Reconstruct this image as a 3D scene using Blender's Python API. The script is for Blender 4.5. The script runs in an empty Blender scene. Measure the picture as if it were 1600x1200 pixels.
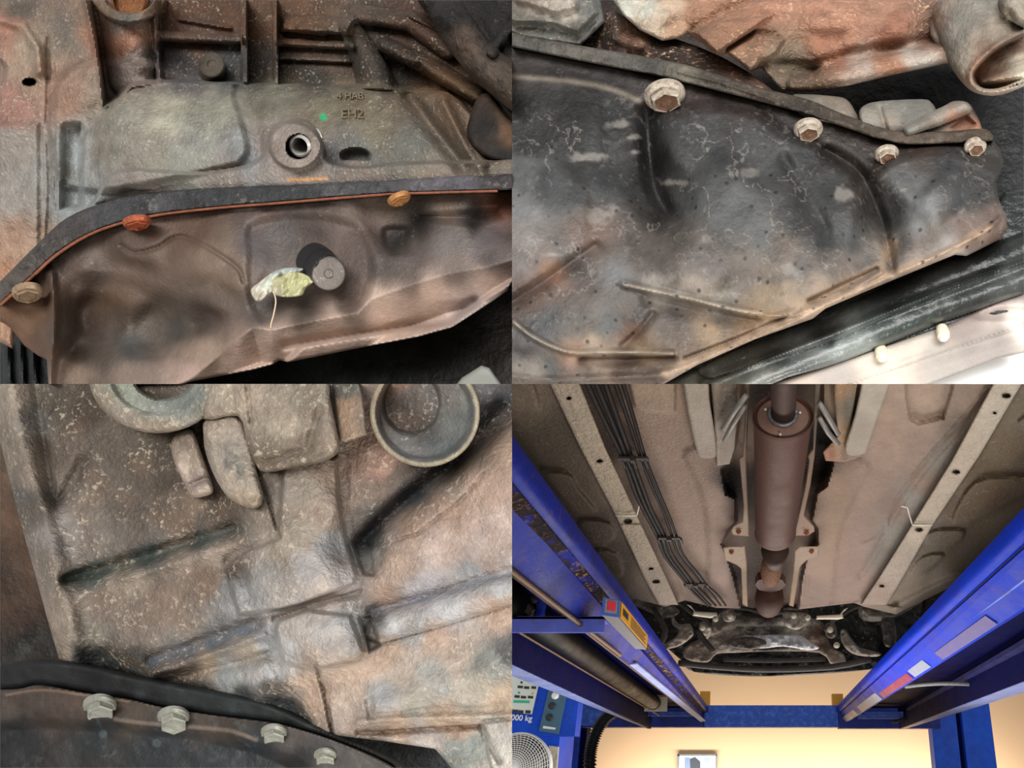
import bpy, bmesh, math, random
import numpy as np
from mathutils import Vector, Matrix
random.seed(4)
SC = bpy.context.scene
COL = SC.collection
# ---------------------------------------------------------------- camera
FPX, U0, V0, VPV = 900.0, 1180.0, 900.0, 1200.0      # focal length in px, principal point, horizon row
PITCH = math.atan((VPV - V0) / FPX)
CAM = np.array([0.0, 0.0, 1.3])
sp_, cp_ = math.sin(PITCH), math.cos(PITCH)
RIGHT = np.array([1.0, 0, 0]); UP = np.array([0, -sp_, cp_]); FWD = np.array([0, cp_, sp_])
cam_d = bpy.data.cameras.new('camera'); cam = bpy.data.objects.new('camera', cam_d); COL.objects.link(cam)
cam.location = CAM; cam.rotation_euler = (math.pi / 2 + PITCH, 0, 0)
cam_d.sensor_width = 36; cam_d.lens = FPX / 1600 * 36
cam_d.shift_x = (800 - U0) / 1600; cam_d.shift_y = (V0 - 600) / 1600
cam_d.clip_start = 0.02; cam_d.clip_end = 200
SC.camera = cam
# ---------------------------------------------------------------- world, lights, exposure
SC.view_settings.view_transform = 'Standard'; SC.view_settings.look = 'None'
SC.view_settings.gamma = 1; SC.view_settings.use_curve_mapping = False
SC.view_settings.exposure = 0.0
W_ = bpy.data.worlds.new('world'); SC.world = W_; W_.use_nodes = True
bg = W_.node_tree.nodes['Background']; bg.inputs[0].default_value = (1.0, 0.99, 0.98, 1); bg.inputs[1].default_value = 0.36
def area(name, loc, target, sx, sy, power, col=(1, 1, 1)):
    l = bpy.data.lights.new(name, 'AREA'); l.shape = 'RECTANGLE'; l.size = sx; l.size_y = sy; l.energy = power; l.color = col
    o = bpy.data.objects.new(name, l); COL.objects.link(o); o.location = loc
    d = Vector(target) - Vector(loc); o.rotation_euler = d.to_track_quat('-Z', 'Y').to_euler(); return o
area('rear_key_light', (0.4, -3.2, 0.95), (0.0, 0.6, 1.6), 4.0, 1.7, 205, (1, .98, .95))  # unseen key light added behind the camera for the close-ups
area('low_fill', (0.5, 0.35, 0.25), (0.1, 0.75, 1.9), 0.5, 0.3, 20, (1, .97, .92))  # unseen fill added low down to brighten the down-facing surfaces
area('underbody_fill', (0.2, 4.2, 0.5), (0.0, 3.2, 2.4), 2.6, 2.6, 105, (1, .98, .95))  # unseen fill added below the car to light its underside
area('wall_lamp', (1.0, 10.0, 0.2), (1.0, 11.0, 1.0), 7.0, 0.3, 230, (1, .98, .9))
# ---------------------------------------------------------------- helpers
def W(u, v, zc):
    u = np.asarray(u, float); v = np.asarray(v, float); zc = np.asarray(zc, float)
    a = ((u - U0) / FPX * zc)[..., None]; b = (-(v - V0) / FPX * zc)[..., None]
    return CAM + a * RIGHT + b * UP + zc[..., None] * FWD
def zc_flat(u, v, Z):                     # depth where the ray meets the level plane Z (above the camera)
    return Z / (sp_ - (np.asarray(v, float) - V0) / FPX * cp_)
def P(u, v, Z): return W(u, v, zc_flat(u, v, Z))
def PY(u, v, Y):                          # point on the vertical plane at distance Y
    return W(u, v, Y / (cp_ + (np.asarray(v, float) - V0) / FPX * sp_))
D0 = 0.5; PXM = D0 / FPX                  # the close-up gearboxes hang half a metre from the lens
def zc_near(u, v, h): return D0 - h * PXM
def hexc(s):
    s = s.lstrip('#'); return np.array([int(s[i:i + 2], 16) / 255 for i in (0, 2, 4)])
def lin(c): c = np.asarray(c, float); return np.where(c <= .04045, c / 12.92, ((c + .055) / 1.055) ** 2.4)
# ---- noise
_tabs = {}
def vnoise(x, y, seed):
    if seed not in _tabs: _tabs[seed] = np.random.RandomState(seed).rand(256, 256)
    t = _tabs[seed]; xi = np.floor(x).astype(int); yi = np.floor(y).astype(int); fx = x - xi; fy = y - yi
    fx = fx * fx * (3 - 2 * fx); fy = fy * fy * (3 - 2 * fy)
    a = t[xi & 255, yi & 255]; b = t[(xi + 1) & 255, yi & 255]; c = t[xi & 255, (yi + 1) & 255]; d = t[(xi + 1) & 255, (yi + 1) & 255]
    return (a * (1 - fx) + b * fx) * (1 - fy) + (c * (1 - fx) + d * fx) * fy
def fbm(u, v, s, o=4, seed=1):
    r = 0; a = 1; t = 0
    for i in range(o):
        r = r + a * (vnoise(u / s + 17.3 * i, v / s + 5.1 * i, seed + i) - .5); t += a * .5; a *= .5; s = s / 2
    return r / t
# ---- distances
def smooth_poly(pts, closed=False, n=6):
    p = np.array(pts, float); N = len(p); out = []
    for i in range(N if closed else N - 1):
        if closed: a, b, c, d = p[i - 1], p[i], p[(i + 1) % N], p[(i + 2) % N]
        else: a, b, c, d = p[max(i - 1, 0)], p[i], p[i + 1], p[min(i + 2, N - 1)]
        for k in range(n):
            t = k / n
            out.append(.5 * (2 * b + (c - a) * t + (2 * a - 5 * b + 4 * c - d) * t * t + (3 * b - a - 3 * c + d) * t ** 3))
    if not closed: out.append(p[-1])
    return np.array(out)
def seg_dist(u, v, pts, closed=False):
    """distance to a polyline, nearest point and parameter 0..1 along it"""
    p = np.asarray(pts, float)[:, :2]; n = len(p); best = np.full(u.shape, 1e9); bx = np.zeros(u.shape); by = np.zeros(u.shape); bt = np.zeros(u.shape)
    m = n if closed else n - 1
    for i in range(m):
        a = p[i]; d = p[(i + 1) % n] - a; L = d @ d + 1e-9
        t = np.clip(((u - a[0]) * d[0] + (v - a[1]) * d[1]) / L, 0, 1)
        x = a[0] + t * d[0]; y = a[1] + t * d[1]; q = (u - x) ** 2 + (v - y) ** 2
        k = q < best; best = np.where(k, q, best); bx = np.where(k, x, bx); by = np.where(k, y, by); bt = np.where(k, (i + t) / m, bt)
    return np.sqrt(best), bx, by, bt
def inside(u, v, p):
    p = np.asarray(p, float); n = len(p); r = np.zeros(u.shape, bool)
    for i in range(n):
        x1, y1 = p[i][:2]; x2, y2 = p[(i + 1) % n][:2]
        if y1 == y2: continue
        r ^= ((y1 > v) != (y2 > v)) & (u < (x2 - x1) * (v - y1) / (y2 - y1) + x1)
    return r
def sdf(u, v, p):                          # >0 inside
    d, _, _, _ = seg_dist(u, v, p, True); return np.where(inside(u, v, p), d, -d)
def sst(x): x = np.clip(x, 0, 1); return x * x * (3 - 2 * x)
def plateau(u, v, p, h, bev=8, out=0):     # raised (or sunk) field with a soft border
    return h * sst((sdf(u, v, p) + out) / bev)
def ridge(u, v, pts, w, h, prof='round', ends=False):
    w = np.asarray(w, float)
    d, _, _, t = seg_dist(u, v, pts)
    ww = w if w.ndim == 0 else np.interp(t, np.linspace(0, 1, len(w)), w)
    x = d / ww
    if prof == 'round': r = np.sqrt(np.clip(1 - x * x, 0, 1))
    elif prof == 'flat': r = sst((1 - x) / .35)
    else: r = np.exp(-x * x * 2)
    hh = np.asarray(h, float); hh = hh if hh.ndim == 0 else np.interp(t, np.linspace(0, 1, len(hh)), hh)
    return hh * r
def scat(u, v, pts, power=2.2, soft=12):   # smooth blend through scattered (u, v, value...)
    num = 0; den = 0
    for q in pts:
        w = 1 / ((u - q[0]) ** 2 + (v - q[1]) ** 2 + soft * soft) ** power
        val = np.asarray(q[2], float)
        num = num + (w[..., None] * val if val.ndim else w * val); den = den + w
    return num / (den[..., None] if np.ndim(num) > np.ndim(den) else den)
def desat(c, k=.2):
    g = c @ np.array([.3, .59, .11]); return c * (1 - k) + g * k
def paint(pts, warp=14, sat=.2, gain=1.0, soft=14, power=2.2, seed=3, mott=.10):
    P_ = [(a, b, desat(lin(hexc(c)), sat + (.45 if hexc(c)[2] > hexc(c)[0] + .03 else 0))) for a, b, c in pts]
    def f(u, v):
        uu = u + warp * fbm(u, v, 45, 4, seed) * 1.6; vv = v + warp * fbm(u, v, 45, 4, seed + 31) * 1.6
        c = scat(uu, vv, P_, power, soft)
        return np.clip(c * np.asarray(gain) * (1 + mott * fbm(u, v, 26, 5, seed + 60))[..., None], 0, 1)
    return f
def over(base, layers):                    # layers: (mask function, hex colour)
    L = [(m, lin(hexc(c))) for m, c in layers]
    def f(u, v):
        c = base(u, v)
        for m, k in L:
            a = np.clip(m(u, v), 0, 1)[..., None]; c = c * (1 - a) + k * a
        return c
    return f
# ---- objects
LOC = {}
def thing(name, label, cat, loc, group=None):
    o = bpy.data.objects.new(name, None); COL.objects.link(o); o.location = loc; o.empty_display_size = .02
    o['label'] = label; o['category'] = cat
    if group: o['group'] = group
    return o
def tag(o, label, cat, group=None):
    o['label'] = label; o['category'] = cat
    if group: o['group'] = group
    return o
def wloc(o):
    l = Vector(o.location)
    while o.parent: o = o.parent; l += Vector(o.location)
    return np.array(l)
def mesh_obj(name, V, F, mat, parent=None, smooth=True, origin=None, label=None, col=None, auto=None):
    """V in world coordinates; the object's origin sits at the parent, or at `origin`"""
    V = np.asarray(V, float)
    base = wloc(parent) if parent is not None else (np.asarray(origin, float) if origin is not None else V.mean(0))
    m = bpy.data.meshes.new(name)
    if isinstance(F, np.ndarray) and F.ndim == 2 and len(F):
        n = len(F); k = F.shape[1]
        m.vertices.add(len(V)); m.vertices.foreach_set('co', (V - base).astype(np.float32).ravel())
        m.loops.add(n * k); m.loops.foreach_set('vertex_index', F.astype(np.int32).ravel())
        m.polygons.add(n); m.polygons.foreach_set('loop_start', np.arange(0, n * k, k, dtype=np.int32))
        m.update(calc_edges=True); m.validate()
    else:
        m.from_pydata([tuple(x) for x in (V - base)], [], [tuple(int(i) for i in f) for f in F]); m.update()
    if smooth: m.polygons.foreach_set('use_smooth', [True] * len(m.polygons))
    if smooth == 'auto' or auto:
        m.set_sharp_from_angle(angle=math.radians(auto or 40))
    if col is not None:
        a = m.color_attributes.new('Col', 'FLOAT_COLOR', 'POINT')
        c = np.ones((len(V), 4), np.float32); c[:, :3] = col
        if len(m.vertices) == len(V): a.data.foreach_set('color', c.ravel())
    m.materials.append(mat)
    o = bpy.data.objects.new(name, m); COL.objects.link(o)
    if parent is not None: o.parent = parent
    else: o.location = base
    if label: o['label'] = label
    return o
def relief(name, outline, hf, mat, cf, rect, parent=None, step=2.0, zf=zc_near, skirt=60, bev=0, drop=0, hole=None, origin=None, label=None, skirt_h=None, caps=True):
    """a solid slab: its front follows hf(u, v) over the traced outline, its sides run back `skirt` deep"""
    x0, y0, x1, y1 = rect; o = np.asarray(outline, float)
    a0 = max(x0, o[:, 0].min() - step); a1 = min(x1, o[:, 0].max() + step); b0 = max(y0, o[:, 1].min() - step); b1 = min(y1, o[:, 1].max() + step)
    nx = max(2, int(round((a1 - a0) / step)) + 1); ny = max(2, int(round((b1 - b0) / step)) + 1)
    U, Vv = np.meshgrid(np.linspace(a0, a1, nx), np.linspace(b0, b1, ny)); u = U.ravel(); v = Vv.ravel()
    d, bx, by, _ = seg_dist(u, v, o, True); ins = inside(u, v, o)
    if hole is not None:
        d2, hx, hy, _ = seg_dist(u, v, hole, True); hin = inside(u, v, hole)
        ins &= ~hin; use = hin | (d2 < d)
        bx = np.where(use, hx, bx); by = np.where(use, hy, by); d = np.minimum(d, d2)
    I = ins.reshape(ny, nx)
    keep = I[:-1, :-1] | I[1:, :-1] | I[:-1, 1:] | I[1:, 1:]
    uu = np.where(ins, u, np.clip(bx, x0, x1)); vv = np.where(ins, v, np.clip(by, y0, y1)); dd = np.where(ins, d, 0)
    h = hf(uu, vv)
    if drop:
        t = np.clip(1 - dd / bev, 0, 1); h = h - drop * (1 - np.sqrt(np.clip(1 - t * t, 0, 1)))
    idx = np.arange(nx * ny).reshape(ny, nx)
    q = np.stack([idx[:-1, :-1], idx[1:, :-1], idx[1:, 1:], idx[:-1, 1:]], -1)[keep]
    K = np.pad(keep, 1)
    E = []
    for (dy, dx, A, B) in ((-1, 0, idx[:-1, 1:], idx[:-1, :-1]), (1, 0, idx[1:, :-1], idx[1:, 1:]), (0, -1, idx[:-1, :-1], idx[1:, :-1]), (0, 1, idx[1:, 1:], idx[:-1, 1:])):
        nb = K[1 + dy:K.shape[0] - 1 + dy, 1 + dx:K.shape[1] - 1 + dx]; s = keep & ~nb
        E.append(np.stack([A[s], B[s]], -1))
    E = np.concatenate(E)
    used = np.unique(np.concatenate([q.ravel(), E.ravel()])); bnd = np.unique(E.ravel())
    mp = -np.ones(nx * ny, int); mp[used] = np.arange(len(used)); mb = -np.ones(nx * ny, int); mb[bnd] = len(used) + np.arange(len(bnd))
    uF, vF, hF = uu[used], vv[used], h[used]
    front = W(uF, vF, zf(uF, vF, hF))
    hs = (h[bnd] - skirt) if skirt_h is None else np.full(len(bnd), skirt_h)
    back = W(uu[bnd], vv[bnd], zf(uu[bnd], vv[bnd], hs))
    cF = cf(uF, vF) if cf else None
    F = [mp[q]]
    F.append(np.stack([mp[E[:, 1]], mp[E[:, 0]], mb[E[:, 0]], mb[E[:, 1]]], -1))
    V = np.concatenate([front, back])
    C = None
    if cF is not None:
        cb = np.zeros((nx * ny, 3)); cb[used] = cF; C = np.concatenate([cF, cb[bnd]])
    return mesh_obj(name, V, np.concatenate(F), mat, parent, True, origin, label, C, auto=60)
# ---- materials
def _n(nt, t, **k):
    n = nt.nodes.new(t)
    for a, b in k.items(): setattr(n, a, b)
    return n
DEFSPEC = [.35]
def grime(name, base=None, rough=.6, metal=0.0, speck=None, speck_amt=.5, speck_scale=330, speck_lo=.58, pit=0.0, pit_scale=220, mott=.35, mott_scale=90, bump=.35, bump_scale=500, coat=0.0, rust=None, rust_amt=.0, rust_scale=60, streak=None, spec=None):
    spec = DEFSPEC[0] if spec is None else spec
    m = bpy.data.materials.new(name); m.use_nodes = True; nt = m.node_tree; L = nt.links
    b = nt.nodes['Principled BSDF']; b.inputs['Metallic'].default_value = metal; b.inputs['Specular IOR Level'].default_value = spec; b.inputs['Coat Weight'].default_value = coat; b.inputs['Coat Roughness'].default_value = .25
    tc = _n(nt, 'ShaderNodeTexCoord'); src = tc.outputs['Object']
    if streak:
        mpn = _n(nt, 'ShaderNodeMapping'); mpn.inputs['Scale'].default_value = streak; L.new(src, mpn.inputs[0]); src = mpn.outputs[0]
    def noise(sc, det=5, ro=.6):
        x = _n(nt, 'ShaderNodeTexNoise'); x.inputs['Scale'].default_value = sc; x.inputs['Detail'].default_value = det; x.inputs['Roughness'].default_value = ro
        L.new(src, x.inputs['Vector']); return x.outputs['Fac']
    def mapr(s, a, b_, c, d):
        x = _n(nt, 'ShaderNodeMapRange'); x.inputs[1].default_value = a; x.inputs[2].default_value = b_; x.inputs[3].default_value = c; x.inputs[4].default_value = d
        L.new(s, x.inputs[0]); return x.outputs[0]
    if base is None:
        at = _n(nt, 'ShaderNodeAttribute'); at.attribute_name = 'Col'; c = at.outputs['Color']
    else:
        rg = _n(nt, 'ShaderNodeRGB'); rg.outputs[0].default_value = (*lin(hexc(base)), 1); c = rg.outputs[0]
    def mix(fac, a, b2, mode='MIX'):
        x = _n(nt, 'ShaderNodeMix', data_type='RGBA', blend_type=mode)
        if isinstance(fac, float): x.inputs[0].default_value = fac
        else: L.new(fac, x.inputs[0])
        L.new(a, x.inputs[6])
        if isinstance(b2, tuple): x.inputs[7].default_value = b2
        else: L.new(b2, x.inputs[7])
        return x.outputs[2]
    n1 = noise(mott_scale, 8, .65)
    g = mapr(n1, .3, .7, 1 - mott, 1 + mott)
    vm = _n(nt, 'ShaderNodeVectorMath', operation='SCALE'); L.new(c, vm.inputs[0]); L.new(g, vm.inputs['Scale']); c = vm.outputs[0]
    if rust: c = mix(mapr(noise(rust_scale, 6, .6), .5, .62, 0, rust_amt), c, (*lin(hexc(rust)), 1))
    n2 = noise(speck_scale, 4, .6)
    if speck:
        cl = mapr(noise(speck_scale / 7, 4, .6), .44, .58, .12, 1.0); mu = _n(nt, 'ShaderNodeMath', operation='MULTIPLY'); L.new(mapr(n2, speck_lo, speck_lo + .09, 0, speck_amt), mu.inputs[0]); L.new(cl, mu.inputs[1])
        c = mix(mu.outputs[0], c, (*lin(hexc(speck)), 1))
    if pit:
        vo = _n(nt, 'ShaderNodeTexVoronoi'); vo.inputs['Scale'].default_value = pit_scale; L.new(src, vo.inputs['Vector'])
        mu = _n(nt, 'ShaderNodeMath', operation='MULTIPLY'); L.new(mapr(vo.outputs['Distance'], .10, .22, pit, 0), mu.inputs[0]); L.new(mapr(noise(pit_scale / 2, 3, .6), .42, .50, 0, 1), mu.inputs[1])
        c = mix(mu.outputs[0], c, (*lin(hexc('#151517')), 1))
    L.new(c, b.inputs['Base Color'])
    L.new(mapr(n1, .3, .7, max(.05, rough - .12), min(1, rough + .12)), b.inputs['Roughness'])
    bn = noise(bump_scale, 5, .6); ad = _n(nt, 'ShaderNodeMath', operation='MULTIPLY_ADD'); L.new(n2, ad.inputs[0]); ad.inputs[1].default_value = 1.3; L.new(bn, ad.inputs[2])
    bp = _n(nt, 'ShaderNodeBump'); bp.inputs['Strength'].default_value = bump; bp.inputs['Distance'].default_value = 1.0 / bump_scale; L.new(ad.outputs[0], bp.inputs['Height'])
    L.new(bp.outputs[0], b.inputs['Normal'])
    return m
def plain(name, c, rough=.5, metal=0.0, emit=0.0, trans=0.0):
    m = bpy.data.materials.new(name); m.use_nodes = True; b = m.node_tree.nodes['Principled BSDF']
    b.inputs['Base Color'].default_value = (*lin(hexc(c)), 1); b.inputs['Roughness'].default_value = rough; b.inputs['Metallic'].default_value = metal
    if emit: b.inputs['Emission Color'].default_value = (*lin(hexc(c)), 1); b.inputs['Emission Strength'].default_value = emit
    return m
# ---- small solids
def frame_for(d):
    d = Vector(d).normalized(); a = Vector((0, 0, 1)) if abs(d.z) < .9 else Vector((1, 0, 0)); x = a.cross(d).normalized(); y = d.cross(x)
    return np.array(x), np.array(y), np.array(d)
def camdir(x, y, z):                       # x right, y up, z toward the camera
    d = x * RIGHT + y * UP - z * FWD; return d / np.linalg.norm(d)
def lathe(prof, n=32, base=(0, 0, 0), d=(0, 0, 1), hexn=None, sy=1.0, cap=True):
    """prof: list of (radius, height[, sides6]) -> V, F"""
    X, Y, Z = frame_for(d); V = []; F = []; base = np.asarray(base, float)
    for q in prof:
        r, h = q[0], q[1]; six = len(q) > 2 and q[2]
        for k in range(n):
            a = 2 * math.pi * k / n; rr = r
            if six: rr = r * math.cos(math.pi / 6) / math.cos((a + math.pi / 6) % (math.pi / 3) - math.pi / 6)
            V.append(base + X * rr * math.cos(a) + Y * rr * sy * math.sin(a) + Z * h)
    for i in range(len(prof) - 1):
        for k in range(n):
            F.append((i * n + k, i * n + (k + 1) % n, (i + 1) * n + (k + 1) % n, (i + 1) * n + k))
    if not cap: return np.array(V), F
    if prof[0][0] > 1e-6: F.append(tuple(range(n))[::-1])
    if prof[-1][0] > 1e-6: F.append(tuple((len(prof) - 1) * n + k for k in range(n)))
    return np.array(V), F
def tube(pts, r, n=12, cap=True):
    pts = [np.asarray(p, float) for p in pts]; V = []; F = []; r = list(r) if hasattr(r, '__len__') else [r] * len(pts)
    up = None
    for i, p in enumerate(pts):
        t = pts[min(i + 1, len(pts) - 1)] - pts[max(i - 1, 0)]; t = t / (np.linalg.norm(t) + 1e-12)
        if up is None: X, Y, _ = frame_for(t)
        else:
            X = up - t * (up @ t); X /= np.linalg.norm(X) + 1e-12; Y = np.cross(t, X)
        up = X
        for k in range(n):
            a = 2 * math.pi * k / n; V.append(p + r[i] * (X * math.cos(a) + Y * math.sin(a)))
    for i in range(len(pts) - 1):
        for k in range(n): F.append((i * n + k, i * n + (k + 1) % n, (i + 1) * n + (k + 1) % n, (i + 1) * n + k))
    if cap: F.append(tuple(range(n))[::-1]); F.append(tuple((len(pts) - 1) * n + k for k in range(n)))
    return np.array(V), F
def join(parts):
    V = []; F = []; o = 0
    for v, f in parts:
        V.append(np.asarray(v, float)); F += [tuple(int(i) + o for i in q) for q in f]; o += len(v)
    return np.concatenate(V), F
def prism(bottom, top):                    # two matching rings
    n = len(bottom); V = np.concatenate([bottom, top]); F = [tuple(range(n))[::-1], tuple(range(n, 2 * n))]
    F += [(i, (i + 1) % n, n + (i + 1) % n, n + i) for i in range(n)]
    return V, F
def box(c, s, ax=None):
    c = np.asarray(c, float); ax = np.eye(3) if ax is None else ax
    V = [c + ax[0] * s[0] / 2 * i + ax[1] * s[1] / 2 * j + ax[2] * s[2] / 2 * k for i in (-1, 1) for j in (-1, 1) for k in (-1, 1)]
    return np.array(V), [(0, 1, 3, 2), (4, 6, 7, 5), (0, 4, 5, 1), (2, 3, 7, 6), (0, 2, 6, 4), (1, 5, 7, 3)]
def near(u, v, h, V):                      # local px coordinates (x right, y up, z toward the viewer) on a gearbox
    V = np.asarray(V, float); return W(u + V[:, 0], v - V[:, 1], D0 - (h + V[:, 2]) * PXM)
def knob(u, v, h, prof, d, mat, parent, name, n=36, label=None, auto=30, sy=1.0, cap=True):
    d = np.array(d, float); d /= np.linalg.norm(d); V, F = lathe(prof, n, (0, 0, 0), d, sy=sy, cap=cap)
    return mesh_obj(name, near(u, v, h, V), F, mat, parent, True, label=label, auto=auto)
def bolt(u, v, r, h, mat, parent, d, name='bolt', dish=.35, tall=1.0, flange=1.25, label=None, n=36, back=.25):
    R = r
    prof = [(R * flange, -R * back), (R * flange, 0), (R * flange * .95, R * .12), (R * 1.08, R * .24), (R, R * .26, 1), (R, R * (.9 * tall), 1), (R * .95, R * (.98 * tall), 1), (R * .84, R * (1.03 * tall), 1), (R * .64, R * (1.03 * tall - dish * .7)), (R * .3, R * (1.03 * tall - dish)), (0, R * (1.03 * tall - dish * .9))]
    return knob(u, v, h, prof, d, mat, parent, name, n, label, 28)
def beam(edges, ya, yb, mat, name, parent, label=None, smooth=False):
    """longitudinal profile: each edge = (u1, v1, u2, v2, Z) on level plane Z; swept from y=ya to y=yb"""
    A = []; B = []
    for (u1, v1, u2, v2, Z) in edges:
        p = P(u1, v1, Z); q = P(u2, v2, Z); s = (q - p) / (q[1] - p[1]); A.append(p + s * (ya - p[1])); B.append(p + s * (yb - p[1]))
    V, F = prism(np.array(A), np.array(B)); return mesh_obj(name, V, F, mat, parent, smooth, label=label, auto=35 if smooth else None)
# ================================================================ first close-up: grey gearbox above a brown oil pan
R1 = (0, 0, 800, 600)
M_cast = grime('cast_aluminium', rough=.5, metal=.25, speck='#b0aa98', speck_amt=.6, speck_scale=380, speck_lo=.57, mott=.28, mott_scale=80, bump=.5, bump_scale=420, rust='#7a5a44', rust_amt=.12, rust_scale=35)
M_pan1 = grime('brown_painted_steel', rough=.5, metal=.15, speck='#9c8674', speck_amt=.3, speck_scale=300, speck_lo=.62, mott=.14, mott_scale=60, bump=.25, bump_scale=420)
M_gask = grime('black_gasket', rough=.55, speck='#6d6a66', speck_amt=.6, speck_scale=190, speck_lo=.56, mott=.5, mott_scale=90, bump=.7, bump_scale=300)
M_black = grime('shade_black', rough=.55, speck='#3d4742', speck_amt=.35, speck_scale=40, speck_lo=.56, mott=.6, mott_scale=22, bump=.4, bump_scale=120)  # for the backing sheets that stand in for shade
M_rust = grime('orange_rust', rough=.6, metal=.3, speck='#e0a070', speck_amt=.5, speck_scale=420, mott=.4, mott_scale=150, bump=.8, bump_scale=700)
M_steel = grime('worn_bolt_steel', rough=.45, metal=.5, speck='#cfc6b8', speck_amt=.4, speck_scale=500, mott=.25, mott_scale=200, bump=.5, bump_scale=800)
GASK_T = [(-30, 470), (0, 440), (60, 380), (105, 340), (170, 314), (240, 300), (400, 290), (560, 284), (680, 276), (830, 270)]
GASK_B = [(830, 296), (680, 300), (600, 303), (440, 316), (330, 325), (230, 338), (150, 361), (90, 396), (50, 432), (0, 476), (-30, 505)]
back1 = relief('backing', [(-20, -20), (820, -20), (820, 620), (-20, 620)],
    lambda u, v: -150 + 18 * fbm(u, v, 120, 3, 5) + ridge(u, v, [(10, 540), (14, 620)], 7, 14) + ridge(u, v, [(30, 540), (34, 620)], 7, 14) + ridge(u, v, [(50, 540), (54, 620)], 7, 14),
    M_black, paint([(30, 570, '#20262c'), (500, 590, '#3a4a46'), (300, 590, '#26302e'), (560, 570, '#1d2624'), (700, 560, '#191a18'), (780, 560, '#2a2621'), (760, 30, '#100c09'), (760, 120, '#151210'), (400, 50, '#1c1410')], gain=1.0), R1, step=4, skirt=30)  # backing sheet; shade in the gaps painted as near-black
tag(back1, 'shade-dark backing sheet behind the brown oil pan with the yellow tag', 'backing')
tc1 = thing('gearbox_case', 'grey cast gearbox case with threaded hole above the brown oil pan', 'gearbox', W(400, 150, D0 + .03))
c_case = [(-20, -20), (700, -20), (745, 60), (790, 190), (830, 240), (830, 282), (560, 292), (400, 300), (240, 312), (120, 345), (60, 395), (20, 440), (10, 470), (25, 500), (20, 545), (0, 535), (-20, 530)]
RECESS = [(133, -30), (150, 60), (163, 165), (185, 152), (205, 134), (250, 127), (400, 130), (560, 135), (650, 141), (700, 146), (720, 160), (770, 215), (830, 245), (830, -30)]
BARREL = [(150, 190), (175, 155), (205, 134), (250, 127), (400, 130), (560, 135), (650, 141), (700, 150), (745, 245), (790, 300), (400, 380), (100, 380), (130, 280)]
FLANGE = smooth_poly([(120, 360), (150, 305), (160, 285), (178, 268), (215, 262), (300, 268), (360, 262), (398, 250), (415, 225), (424, 200), (444, 188), (470, 190), (495, 205), (508, 228), (514, 250), (560, 258), (640, 252), (740, 250), (840, 248), (840, 330), (300, 330)], True, 4)
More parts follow.
